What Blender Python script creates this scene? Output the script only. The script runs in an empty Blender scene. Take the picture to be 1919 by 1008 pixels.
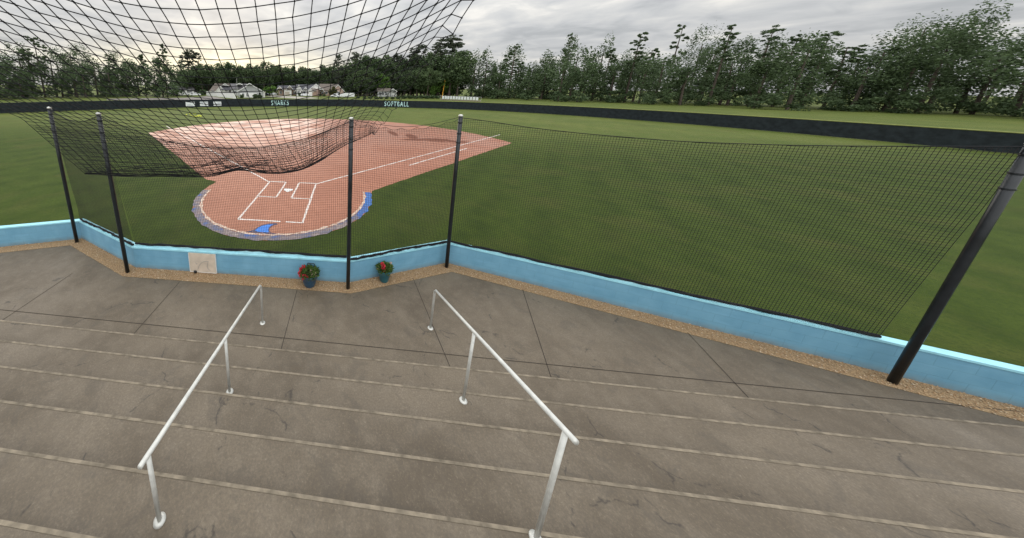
import bpy, bmesh, math, random
from mathutils import Vector, Matrix, noise
random.seed(7)
C = bpy.context.scene.collection
SC = bpy.context.scene
R = math.radians

# ------------------------------------------------------------------ camera
CAM = Vector((2.9025, -12.7383, 5.1643))
YAW, PITCH, ROLL, F = -0.09954, 0.22505, 0.01013, 519.9
PX, PY, FW, FH = 600.0, 280.0, 1919.0, 1008.0       # principal point and frame of the 1919 px photograph
_cy, _sy, _cp, _sp = math.cos(YAW), math.sin(YAW), math.cos(PITCH), math.sin(PITCH)
FWD = Vector((_sy*_cp, _cy*_cp, -_sp)); _r0 = Vector((_cy, -_sy, 0)); _u0 = _r0.cross(FWD)
RGT = math.cos(ROLL)*_r0 + math.sin(ROLL)*_u0
UPV = -math.sin(ROLL)*_r0 + math.cos(ROLL)*_u0
cd = bpy.data.cameras.new('camera'); cam = bpy.data.objects.new('camera', cd); C.objects.link(cam)
cam.matrix_world = Matrix(((RGT.x, UPV.x, -FWD.x, CAM.x), (RGT.y, UPV.y, -FWD.y, CAM.y), (RGT.z, UPV.z, -FWD.z, CAM.z), (0, 0, 0, 1)))
cd.sensor_fit = 'HORIZONTAL'; cd.sensor_width = 36; cd.lens = 36*F/FW
cd.shift_x = (FW/2-PX)/FW; cd.shift_y = (PY-FH/2)/FW
cd.clip_start = 0.05; cd.clip_end = 2000
SC.camera = cam

def ray(u, v): return FWD + (u-PX)/F*RGT - (v-PY)/F*UPV
def at(u, v, depth): return CAM + depth*ray(u, v)              # point at a real distance along a sight line
def gnd(u, v, z=0.0):
    d = ray(u, v); return CAM + d*((z-CAM.z)/d.z)
def hat(v, X, Y, u=600):                                       # height seen at image row v above ground point X, Y
    best = None
    d = ray(u, v)
    for _ in range(3):
        k = Vector((X, Y, 0)) - CAM
        dep = (Vector((X, Y, CAM.z))-CAM).dot(FWD)
        z = CAM.z
        for _ in range(30):
            q = Vector((X, Y, z)) - CAM; dd = q.dot(FWD)
            vv = PY - F*q.dot(UPV)/dd
            z += (vv-v)/F*dd
        return z

# ------------------------------------------------------------------ world, sun, exposure
SUN_EL, SUN_AZ = R(14), R(-24)          # azimuth from +y, clockwise
w = bpy.data.worlds.new('World'); SC.world = w; w.use_nodes = True
nt = w.node_tree; nt.nodes.clear()
def nn(tree, t, **kw):
    n = tree.nodes.new(t)
    for k, v in kw.items():
        if k in n.inputs.keys() if isinstance(k, str) else False: n.inputs[k].default_value = v
        else: setattr(n, k, v)
    return n
L = nt.links.new
out = nn(nt, 'ShaderNodeOutputWorld')
sky = nn(nt, 'ShaderNodeTexSky', sky_type='NISHITA', sun_disc=False, sun_elevation=SUN_EL, sun_rotation=SUN_AZ, air_density=1.0, dust_density=2.0)
tc = nn(nt, 'ShaderNodeTexCoord'); sep = nn(nt, 'ShaderNodeSeparateXYZ'); L(tc.outputs['Generated'], sep.inputs[0])
def mth(op, a, b=None, clamp=False, tree=None):
    tree = tree or nt
    n = tree.nodes.new('ShaderNodeMath'); n.operation = op; n.use_clamp = clamp
    for i, x in enumerate((a, b)):
        if x is None: continue
        if isinstance(x, (int, float)): n.inputs[i].default_value = x
        else: tree.links.new(x, n.inputs[i])
    return n.outputs[0]
zc = mth('MAXIMUM', sep.outputs[2], 0.0)
dv = mth('ADD', zc, 0.13)
cx = mth('DIVIDE', sep.outputs[0], dv); cyy = mth('DIVIDE', sep.outputs[1], dv)
comb = nn(nt, 'ShaderNodeCombineXYZ'); L(cx, comb.inputs[0]); L(mth('MULTIPLY', cyy, 1.0), comb.inputs[1])
n1 = nn(nt, 'ShaderNodeTexNoise'); n1.inputs['Scale'].default_value = 1.15; n1.inputs['Detail'].default_value = 7; n1.inputs['Roughness'].default_value = 0.55; n1.inputs['Distortion'].default_value = 0.5
L(comb.outputs[0], n1.inputs['Vector'])
n2 = nn(nt, 'ShaderNodeTexNoise'); n2.inputs['Scale'].default_value = 3.0; n2.inputs['Detail'].default_value = 8; n2.inputs['Distortion'].default_value = 0.7
L(comb.outputs[0], n2.inputs['Vector'])
mixn = mth('ADD', mth('MULTIPLY', n1.outputs[0], 0.58), mth('MULTIPLY', n2.outputs[0], 0.42))
cr = nn(nt, 'ShaderNodeValToRGB'); L(mixn, cr.inputs[0])
e = cr.color_ramp.elements
e[0].position = 0.38; e[0].color = (0.43, 0.445, 0.46, 1)
e[1].position = 0.64; e[1].color = (0.80, 0.78, 0.74, 1)
m_ = e.new(0.47); m_.color = (0.54, 0.55, 0.56, 1)
m_ = e.new(0.56); m_.color = (0.64, 0.64, 0.63, 1)
# overcast sky: brighter towards the zenith (CIE overcast distribution), plus an added fill behind the camera
south_fill = mth('MULTIPLY', mth('MAXIMUM', mth('MULTIPLY', sep.outputs[1], -1.0), 0.0), 1.2)  # added brightness in the unseen sky behind the camera, fills facing surfaces
cie_fill = mth('ADD', mth('ADD', mth('MULTIPLY', mth('POWER', zc, 1.5), 2.2), 0.93), south_fill)
vm = nn(nt, 'ShaderNodeVectorMath', operation='SCALE'); L(cr.outputs[0], vm.inputs[0]); L(cie_fill, vm.inputs['Scale'])
# warm break in the cloud low over the left of the tree line, where the sun is
sd = Vector((math.sin(SUN_AZ), math.cos(SUN_AZ), 0))
dt = nn(nt, 'ShaderNodeVectorMath', operation='DOT_PRODUCT'); L(tc.outputs['Generated'], dt.inputs[0]); dt.inputs[1].default_value = sd
azm = mth('POWER', mth('MAXIMUM', dt.outputs['Value'], 0.0), 16.0)
low = mth('POWER', mth('SUBTRACT', 1.0, mth('MULTIPLY', mth('ABSOLUTE', mth('SUBTRACT', zc, 0.065)), 11.5), clamp=True), 1.6)
brk = mth('ADD', mth('MULTIPLY', n2.outputs[0], 1.3), -0.05)
glow = mth('MULTIPLY', mth('MULTIPLY', azm, low), brk)
gl = nn(nt, 'ShaderNodeVectorMath', operation='SCALE'); gl.inputs[0].default_value = (1.25, 1.05, 0.46); L(glow, gl.inputs['Scale'])
ad = nn(nt, 'ShaderNodeVectorMath', operation='ADD'); L(vm.outputs[0], ad.inputs[0]); L(gl.outputs[0], ad.inputs[1])
bgc = nn(nt, 'ShaderNodeBackground'); L(ad.outputs[0], bgc.inputs[0]); bgc.inputs[1].default_value = 0.95
bgs = nn(nt, 'ShaderNodeBackground'); L(sky.outputs[0], bgs.inputs[0]); bgs.inputs[1].default_value = 0.07
mx = nn(nt, 'ShaderNodeMixShader'); mx.inputs[0].default_value = 0.96; L(bgs.outputs[0], mx.inputs[1]); L(bgc.outputs[0], mx.inputs[2])
L(mx.outputs[0], out.inputs[0])
sl = bpy.data.lights.new('sun', 'SUN'); sl.energy = 0.6; sl.angle = R(35); sl.color = (1, 0.93, 0.82)
so = bpy.data.objects.new('sun', sl); C.objects.link(so)
sdir = Vector((math.sin(SUN_AZ)*math.cos(SUN_EL), math.cos(SUN_AZ)*math.cos(SUN_EL), math.sin(SUN_EL)))
so.rotation_euler = sdir.to_track_quat('Z', 'Y').to_euler(); so.location = (0, 0, 60)
SC.view_settings.view_transform = 'Standard'; SC.view_settings.look = 'None'; SC.view_settings.gamma = 1
SC.view_settings.exposure = 0.2; SC.view_settings.use_curve_mapping = False
SC.render.engine = 'CYCLES'; SC.cycles.max_bounces = 5; SC.cycles.transparent_max_bounces = 8

# ------------------------------------------------------------------ materials
def mat(name, col, rough=0.7, spec=0.3, metal=0.0, noise_scale=None, var=0.15, bump=0.0, bscale=None, coord='Object'):
    m = bpy.data.materials.new(name); m.use_nodes = True; t = m.node_tree
    b = t.nodes['Principled BSDF']; b.inputs['Roughness'].default_value = rough; b.inputs['Metallic'].default_value = metal
    b.inputs['Specular IOR Level'].default_value = spec
    b.inputs['Base Color'].default_value = (*col, 1)
    c = t.nodes.new('ShaderNodeTexCoord')
    if noise_scale:
        n = t.nodes.new('ShaderNodeTexNoise'); n.inputs['Scale'].default_value = noise_scale; n.inputs['Detail'].default_value = 5
        t.links.new(c.outputs[coord], n.inputs['Vector'])
        r = t.nodes.new('ShaderNodeValToRGB'); t.links.new(n.outputs[0], r.inputs[0])
        r.color_ramp.elements[0].position = 0.3; r.color_ramp.elements[1].position = 0.7
        r.color_ramp.elements[0].color = (*[x*(1-var) for x in col], 1); r.color_ramp.elements[1].color = (*[min(1, x*(1+var)) for x in col], 1)
        t.links.new(r.outputs[0], b.inputs['Base Color'])
    if bump:
        n = t.nodes.new('ShaderNodeTexNoise'); n.inputs['Scale'].default_value = bscale or 40; n.inputs['Detail'].default_value = 4
        t.links.new(c.outputs[coord], n.inputs['Vector'])
        bp = t.nodes.new('ShaderNodeBump'); bp.inputs['Strength'].default_value = bump; bp.inputs['Distance'].default_value = 0.02
        t.links.new(n.outputs[0], bp.inputs['Height']); t.links.new(bp.outputs[0], b.inputs['Normal'])
    return m
def nz(t, c, scale, detail=4, dist=0.0, rough=0.5):
    n = t.nodes.new('ShaderNodeTexNoise'); n.inputs['Scale'].default_value = scale; n.inputs['Detail'].default_value = detail
    n.inputs['Distortion'].default_value = dist; n.inputs['Roughness'].default_value = rough
    t.links.new(c, n.inputs['Vector']); return n.outputs[0]
def ramp(t, f, *stops):
    r = t.nodes.new('ShaderNodeValToRGB'); t.links.new(f, r.inputs[0]); el = r.color_ramp.elements
    for i, (p, c) in enumerate(stops):
        q = el[i] if i < 2 else el.new(p)
        q.position = p; q.color = (*c, 1) if len(c) == 3 else c
    return r.outputs[0]
def mixc(t, f, a, b):
    m = t.nodes.new('ShaderNodeMix'); m.data_type = 'RGBA'
    for i, x in ((0, f), (6, a), (7, b)):
        if isinstance(x, (int, float)): m.inputs[i].default_value = x
        elif isinstance(x, tuple): m.inputs[i].default_value = (*x, 1)
        else: t.links.new(x, m.inputs[i])
    return m.outputs[2]
def base(name):
    m = bpy.data.materials.new(name); m.use_nodes = True; t = m.node_tree
    c = t.nodes.new('ShaderNodeTexCoord').outputs['Object']
    return m, t, t.nodes['Principled BSDF'], c
def setn(t, b, h, strength, dist=0.02):
    bp = t.nodes.new('ShaderNodeBump'); bp.inputs['Strength'].default_value = strength; bp.inputs['Distance'].default_value = dist
    t.links.new(h, bp.inputs['Height']); t.links.new(bp.outputs[0], b.inputs['Normal'])

# turf
MGRASS, t, b, c = base('turf')
big = nz(t, c, 0.16, 3); mid = nz(t, c, 1.3, 5); fine = nz(t, c, 38, 3, rough=0.7)
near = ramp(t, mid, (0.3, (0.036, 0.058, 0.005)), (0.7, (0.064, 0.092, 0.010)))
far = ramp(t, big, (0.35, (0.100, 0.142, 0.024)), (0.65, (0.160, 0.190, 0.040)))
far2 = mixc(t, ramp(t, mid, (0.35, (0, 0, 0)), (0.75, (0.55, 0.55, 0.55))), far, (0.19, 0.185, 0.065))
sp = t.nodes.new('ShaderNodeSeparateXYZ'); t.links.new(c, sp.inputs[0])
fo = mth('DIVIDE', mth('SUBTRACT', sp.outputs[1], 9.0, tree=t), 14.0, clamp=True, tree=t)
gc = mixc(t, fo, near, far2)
patch = nz(t, c, 0.45, 6, 0.6); tuft = nz(t, c, 11, 4, 0.3, 0.7)
mps = t.nodes.new('ShaderNodeMapping'); mps.inputs['Rotation'].default_value = (0, 0, 0.62); t.links.new(c, mps.inputs[0])
wv = t.nodes.new('ShaderNodeTexWave'); wv.inputs['Scale'].default_value = 0.16; wv.inputs['Distortion'].default_value = 1.2; wv.inputs['Detail'].default_value = 2; t.links.new(mps.outputs[0], wv.inputs['Vector'])
gc = mixc(t, mth('MULTIPLY', wv.outputs['Fac'], 0.22, tree=t), gc, (0.10, 0.14, 0.02))
gc = mixc(t, ramp(t, patch, (0.5, (0, 0, 0)), (0.72, (0.45, 0.45, 0.45))), gc, (0.115, 0.11, 0.028))
gc = mixc(t, ramp(t, tuft, (0.35, (0.6, 0.6, 0.6)), (0.55, (0, 0, 0))), gc, (0.026, 0.050, 0.006))
gc = mixc(t, ramp(t, fine, (0.3, (0.55, 0.55, 0.55)), (0.62, (0, 0, 0))), gc, (0.022, 0.045, 0.008))
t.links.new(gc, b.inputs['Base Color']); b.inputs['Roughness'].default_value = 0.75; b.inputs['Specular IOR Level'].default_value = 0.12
setn(t, b, fine, 0.6, 0.04)

# infield clay, rain-wet: soaked patches are darker and shine
MDIRT, t, b, c = base('wet_clay')
n_a = nz(t, c, 0.35, 5, 0.4); n_b = nz(t, c, 2.2, 5); n_c = nz(t, c, 60, 3)
dc = ramp(t, n_b, (0.3, (0.37, 0.142, 0.078)), (0.7, (0.455, 0.186, 0.110)))
sp = t.nodes.new('ShaderNodeSeparateXYZ'); t.links.new(c, sp.inputs[0])
def blob(x, y, rx, ry, a=0.0):
    ca, sa = math.cos(a), math.sin(a)
    dx = mth('SUBTRACT', sp.outputs[0], x, tree=t); dy = mth('SUBTRACT', sp.outputs[1], y, tree=t)
    px = mth('ADD', mth('MULTIPLY', dx, ca/rx, tree=t), mth('MULTIPLY', dy, sa/rx, tree=t), tree=t)
    py = mth('ADD', mth('MULTIPLY', dx, -sa/ry, tree=t), mth('MULTIPLY', dy, ca/ry, tree=t), tree=t)
    r2 = mth('ADD', mth('MULTIPLY', px, px, tree=t), mth('MULTIPLY', py, py, tree=t), tree=t)
    return mth('SUBTRACT', 1.0, r2, clamp=True, tree=t)
wet = None
for args in ((11.9, 15.6, 2.1, 1.3, 0.1), (9.7, 17.4, 0.8, 2.2, 0.0), (8.0, 19.2, 0.6, 2.6, 0.1), (13.6, 15.0, 1.6, 0.8, 0), (9.9, 15.6, 2.2, 0.8, 0.2), (-5.0, 28.8, 3.5, 0.9, 0)):
    q = blob(*args); wet = q if wet is None else mth('MAXIMUM', wet, q, tree=t)
wet = mth('MULTIPLY', mth('SUBTRACT', mth('ADD', wet, mth('MULTIPLY', n_b, 0.7, tree=t), tree=t), 0.62, tree=t), 2.2, clamp=True, tree=t)
# the outfield side of the diamond has the most standing water
ym = mth('DIVIDE', mth('SUBTRACT', sp.outputs[1], 2.0, tree=t), 16.0, clamp=True, tree=t)
film0 = mth('MULTIPLY', ramp(t, n_a, (0.32, (0, 0, 0)), (0.54, (1, 1, 1))), ym, tree=t)
mpr = t.nodes.new('ShaderNodeMapping'); mpr.inputs['Scale'].default_value = (1.0, 6.0, 1); mpr.inputs['Rotation'].default_value = (0, 0, 0.5); t.links.new(c, mpr.inputs[0])
rake = nz(t, mpr.outputs[0], 3.0, 4, 0.5); scuff = nz(t, c, 9, 5, 0.8)
dc = mixc(t, ramp(t, rake, (0.45, (0, 0, 0)), (0.75, (0.55, 0.55, 0.55))), dc, (0.32, 0.124, 0.070))
dc = mixc(t, ramp(t, scuff, (0.55, (0, 0, 0)), (0.72, (0.5, 0.5, 0.5))), dc, (0.48, 0.225, 0.150))
dc = mixc(t, ramp(t, n_a, (0.35, (0.6, 0.6, 0.6)), (0.55, (0, 0, 0))), dc, (0.33, 0.122, 0.066))
film = mth('MULTIPLY', film0, mth('SUBTRACT', 1.0, wet, tree=t), tree=t)
dcol = mixc(t, mth('MULTIPLY', wet, 0.92, tree=t), dc, (0.155, 0.052, 0.028))
dcol = mixc(t, mth('MULTIPLY', ramp(t, n_c, (0.4, (0, 0, 0)), (0.7, (1, 1, 1))), 0.25, tree=t), dcol, (0.36, 0.14, 0.085))
t.links.new(dcol, b.inputs['Base Color'])
rg = mth('SUBTRACT', mth('SUBTRACT', 0.62, mth('MULTIPLY', film, 0.34, tree=t), tree=t), mth('MULTIPLY', wet, 0.04, tree=t), tree=t)
t.links.new(mth('MAXIMUM', rg, 0.1, tree=t), b.inputs['Roughness'])
t.links.new(mth('SUBTRACT', 0.5, mth('MULTIPLY', wet, 0.36, tree=t), tree=t), b.inputs['Specular IOR Level'])
bp = t.nodes.new('ShaderNodeBump'); bp.inputs['Distance'].default_value = 0.01
t.links.new(mth('SUBTRACT', 0.4, mth('MULTIPLY', mth('MAXIMUM', film, wet, tree=t), 0.36, tree=t), tree=t), bp.inputs['Strength'])
t.links.new(n_c, bp.inputs['Height']); t.links.new(bp.outputs[0], b.inputs['Normal'])

def worn(name, col, under, amount, scale=9, rough=0.6):
    m, t, b, c = base(name)
    n = nz(t, c, scale, 6, 0.3, 0.65)
    f = ramp(t, n, (amount-0.1, (0, 0, 0)), (amount+0.1, (1, 1, 1)))
    t.links.new(mixc(t, f, under, col), b.inputs['Base Color']); b.inputs['Roughness'].default_value = rough
    return m
MCHALK = worn('chalk', (0.80, 0.73, 0.68), (0.48, 0.22, 0.145), 0.40, 14)
MCREAM = worn('cream_chalk', (0.72, 0.58, 0.47), (0.42, 0.20, 0.13), 0.47, 9)
MFIN = worn('fin_paint', (0.035, 0.22, 0.75), (0.03, 0.12, 0.45), 0.38, 16)
MFINEDGE = worn('fin_outline', (0.02, 0.035, 0.10), (0.30, 0.13, 0.09), 0.42, 12)
# painted edge band, bluest towards the first base end, faded to grey and white elsewhere
MBAND, t, b, c = base('painted_edge')
sp = t.nodes.new('ShaderNodeSeparateXYZ'); t.links.new(c, sp.inputs[0])
na = nz(t, c, 5.0, 5, 0.4); nb = nz(t, c, 1.4, 3)
xb = mth('MULTIPLY', mth('DIVIDE', mth('SUBTRACT', sp.outputs[0], 3.0, tree=t), 0.9, clamp=True, tree=t), 0.27, tree=t)
f = mth('ADD', mth('MULTIPLY', nb, 0.6, tree=t), mth('MULTIPLY', na, 0.4, tree=t), tree=t)
f = mth('ADD', f, xb, tree=t)
t.links.new(ramp(t, f, (0.32, (0.40, 0.33, 0.31)), (0.82, (0.045, 0.155, 0.44)), (0.44, (0.24, 0.185, 0.18)), (0.55, (0.15, 0.145, 0.20)), (0.63, (0.06, 0.12, 0.33))), b.inputs['Base Color'])
b.inputs['Roughness'].default_value = 0.7

# painted block wall
MWALL, t, b, c = base('blue_painted_block')
uv = t.nodes.new('ShaderNodeTexCoord').outputs['UV']
br = t.nodes.new('ShaderNodeTexBrick'); t.links.new(uv, br.inputs['Vector']); br.inputs['Scale'].default_value = 1
br.inputs['Brick Width'].default_value = 0.4; br.inputs['Row Height'].default_value = 0.2; br.inputs['Mortar Size'].default_value = 0.006; br.inputs['Mortar Smooth'].default_value = 0.4
n = nz(t, c, 3, 5); n9 = nz(t, c, 70, 3)
mp = t.nodes.new('ShaderNodeMapping'); mp.inputs['Scale'].default_value = (1.2, 1.2, 9); t.links.new(c, mp.inputs[0])
st = nz(t, mp.outputs[0], 1.6, 5)
col = ramp(t, n, (0.3, (0.150, 0.365, 0.525)), (0.7, (0.20, 0.44, 0.60)))
col = mixc(t, ramp(t, st, (0.55, (0, 0, 0)), (0.8, (0.5, 0.5, 0.5))), col, (0.23, 0.50, 0.70))
col = mixc(t, mth('MULTIPLY', br.outputs['Fac'], 0.30, tree=t), col, (0.10, 0.25, 0.36))
spz = t.nodes.new('ShaderNodeSeparateXYZ'); t.links.new(c, spz.inputs[0])
soil = mth('MULTIPLY', mth('SUBTRACT', 1.0, mth('DIVIDE', spz.outputs[2], 0.16, tree=t), clamp=True, tree=t), nz(t, c, 7, 6, 0.5), tree=t)
col = mixc(t, mth('MULTIPLY', soil, 1.1, clamp=True, tree=t), col, (0.20, 0.19, 0.16))
chip = nz(t, c, 16, 6, 0.4, 0.7)
col = mixc(t, ramp(t, chip, (0.66, (0, 0, 0)), (0.70, (0.5, 0.5, 0.5))), col, (0.32, 0.45, 0.50))
t.links.new(col, b.inputs['Base Color']); b.inputs['Roughness'].default_value = 0.55
hh = mth('ADD', mth('MULTIPLY', br.outputs['Fac'], -0.5, tree=t), mth('MULTIPLY', n9, 0.25, tree=t), tree=t)
setn(t, b, hh, 0.5, 0.008)
MCAP = mat('sky_lit_blue_paint', (0.36, 0.74, 0.86), 0.4, 0.4, noise_scale=4, var=0.12)  # wall paint lightened: sky light on the wall top put into the colour

# wet concrete
MCONC, t, b, c = base('damp_concrete')
na = nz(t, c, 0.7, 6, 0.6); nb = nz(t, c, 5, 5); nc2 = nz(t, c, 90, 2)
col = ramp(t, na, (0.3, (0.110, 0.085, 0.056)), (0.7, (0.185, 0.147, 0.100)))
col = mixc(t, ramp(t, nb, (0.45, (0, 0, 0)), (0.75, (0.5, 0.5, 0.5))), col, (0.22, 0.18, 0.13))
grit = nz(t, c, 45, 4, 0, 0.8); stain = nz(t, c, 2.1, 8, 1.2, 0.65)
vc = t.nodes.new('ShaderNodeTexVoronoi'); vc.feature = 'DISTANCE_TO_EDGE'; vc.inputs['Scale'].default_value = 0.42; vc.inputs['Randomness'].default_value = 1
wn = t.nodes.new('ShaderNodeTexNoise'); wn.inputs['Scale'].default_value = 2.5; wn.inputs['Detail'].default_value = 5; t.links.new(c, wn.inputs['Vector'])
wadd = t.nodes.new('ShaderNodeVectorMath'); wadd.operation = 'MULTIPLY_ADD'; t.links.new(wn.outputs['Color'], wadd.inputs[0]); wadd.inputs[1].default_value = (0.5, 0.5, 0.5); t.links.new(c, wadd.inputs[2]); t.links.new(wadd.outputs[0], vc.inputs['Vector'])
crk = mth('MULTIPLY', ramp(t, vc.outputs['Distance'], (0.0, (1, 1, 1)), (0.006, (0, 0, 0))), ramp(t, stain, (0.5, (0, 0, 0)), (0.56, (0.8, 0.8, 0.8))), tree=t)
col = mixc(t, ramp(t, grit, (0.42, (0.45, 0.45, 0.45)), (0.58, (0, 0, 0))), col, (0.075, 0.06, 0.045))
col = mixc(t, ramp(t, grit, (0.60, (0, 0, 0)), (0.72, (0.6, 0.6, 0.6))), col, (0.30, 0.26, 0.20))
col = mixc(t, ramp(t, stain, (0.56, (0, 0, 0)), (0.62, (0.35, 0.35, 0.35))), col, (0.085, 0.07, 0.052))
col = mixc(t, crk, col, (0.035, 0.028, 0.022))
t.links.new(col, b.inputs['Base Color'])
t.links.new(ramp(t, na, (0.35, (0.62, 0.62, 0.62)), (0.6, (0.40, 0.40, 0.40))), b.inputs['Roughness']); setn(t, b, nc2, 0.25, 0.004)
MJOINT_SHADE = mat('joint_and_foot_shade', (0.045, 0.036, 0.03), 0.9, noise_scale=20)  # joint colour, reused for the painted shade at the tier feet
MNOSE = mat('worn_nosing', (0.215, 0.18, 0.132), 0.7, noise_scale=9, var=0.4)
MGRAVBED = mat('gravel_bed', (0.33, 0.225, 0.125), 0.9, noise_scale=50, var=0.4, bump=0.8, bscale=60)
MPEB, t, b, c = base('tan_pebble')
g = t.nodes.new('ShaderNodeNewGeometry')
t.links.new(ramp(t, g.outputs['Random Per Island'], (0.0, (0.22, 0.12, 0.055)), (1.0, (0.70, 0.58, 0.42)), (0.35, (0.44, 0.27, 0.13)), (0.65, (0.52, 0.36, 0.20)), (0.85, (0.38, 0.28, 0.18))), b.inputs['Base Color'])
b.inputs['Roughness'].default_value = 0.55

MBLACK = mat('black_steel', (0.010, 0.013, 0.016), 0.35, 0.5, noise_scale=6, var=0.4)
MNET = mat('black_twine', (0.012, 0.013, 0.015), 0.7, 0.2, noise_scale=30, var=0.4)
MFINE = mat('fine_black_twine', (0.018, 0.016, 0.018), 0.7, 0.2, noise_scale=30, var=0.4)
MWHITE = mat('white_paint', (0.78, 0.78, 0.76), 0.4, 0.4, noise_scale=8, var=0.06)
MGALV = mat('galvanised_pipe', (0.62, 0.62, 0.58), 0.35, 0.5, 0.25, noise_scale=12, var=0.12)
MSCREEN = mat('black_windscreen', (0.018, 0.024, 0.028), 0.8, 0.2, noise_scale=2.5, var=0.35)
MYELCAP = mat('dull_yellow_cap', (0.24, 0.26, 0.08), 0.6, noise_scale=5)
MYEL = mat('orange_yellow_paint', (0.84, 0.42, 0.05), 0.45, noise_scale=5, var=0.1)
MTEAL = mat('pale_teal_vinyl', (0.55, 0.80, 0.80), 0.5, noise_scale=3, var=0.15)
MROAD = mat('grey_asphalt', (0.17, 0.15, 0.14), 0.6, noise_scale=0.6, var=0.2)
MDRIVE = mat('pale_concrete_drive', (0.36, 0.33, 0.29), 0.6, noise_scale=0.5, var=0.15)
MSTONE = mat('cream_stone', (0.62, 0.53, 0.43), 0.6, noise_scale=5, var=0.13)
MSTLINE = mat('stone_carving', (0.36, 0.33, 0.31), 0.7, noise_scale=6)
MSIGN = mat('white_vinyl', (0.74, 0.77, 0.78), 0.5, noise_scale=2, var=0.06)
MSIGNINK = mat('grey_print', (0.22, 0.25, 0.30), 0.6, noise_scale=4)
MBARK = mat('bark', (0.085, 0.068, 0.055), 0.9, noise_scale=3, var=0.35, bump=0.6, bscale=12)

def leafmat(name, c0, c1, trans=0.25):
    m, t, b, c = base(name)
    g = t.nodes.new('ShaderNodeNewGeometry').outputs['Random Per Island']
    oi = t.nodes.new('ShaderNodeObjectInfo').outputs['Random']
    cl = nz(t, c, 0.45, 2)
    f = mth('ADD', mth('MULTIPLY', g, 0.28, tree=t), mth('ADD', mth('MULTIPLY', cl, 0.75, tree=t), mth('MULTIPLY', oi, 0.25, tree=t), tree=t), tree=t)
    col = ramp(t, f, (0.3, c0), (1.0, c1))
    t.links.new(col, b.inputs['Base Color']); b.inputs['Roughness'].default_value = 0.6; b.inputs['Specular IOR Level'].default_value = 0.2
    tr = t.nodes.new('ShaderNodeBsdfTranslucent'); t.links.new(col, tr.inputs[0])
    ms = t.nodes.new('ShaderNodeMixShader'); ms.inputs[0].default_value = trans
    t.links.new(b.outputs[0], ms.inputs[1]); t.links.new(tr.outputs[0], ms.inputs[2])
    t.links.new(ms.outputs[0], t.nodes['Material Output'].inputs[0])
    return m
MLEAF = leafmat('broad_leaves', (0.046, 0.076, 0.038), (0.128, 0.178, 0.078))
MPINE = leafmat('pine_needles', (0.055, 0.072, 0.050), (0.130, 0.155, 0.100))
MLIGHT = leafmat('light_leaves', (0.065, 0.130, 0.028), (0.170, 0.285, 0.065))
MOLIVE = leafmat('olive_leaves', (0.05, 0.055, 0.016), (0.14, 0.135, 0.045))
MWOOD = leafmat('wood_leaves', (0.040, 0.068, 0.036), (0.110, 0.158, 0.070))

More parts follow.
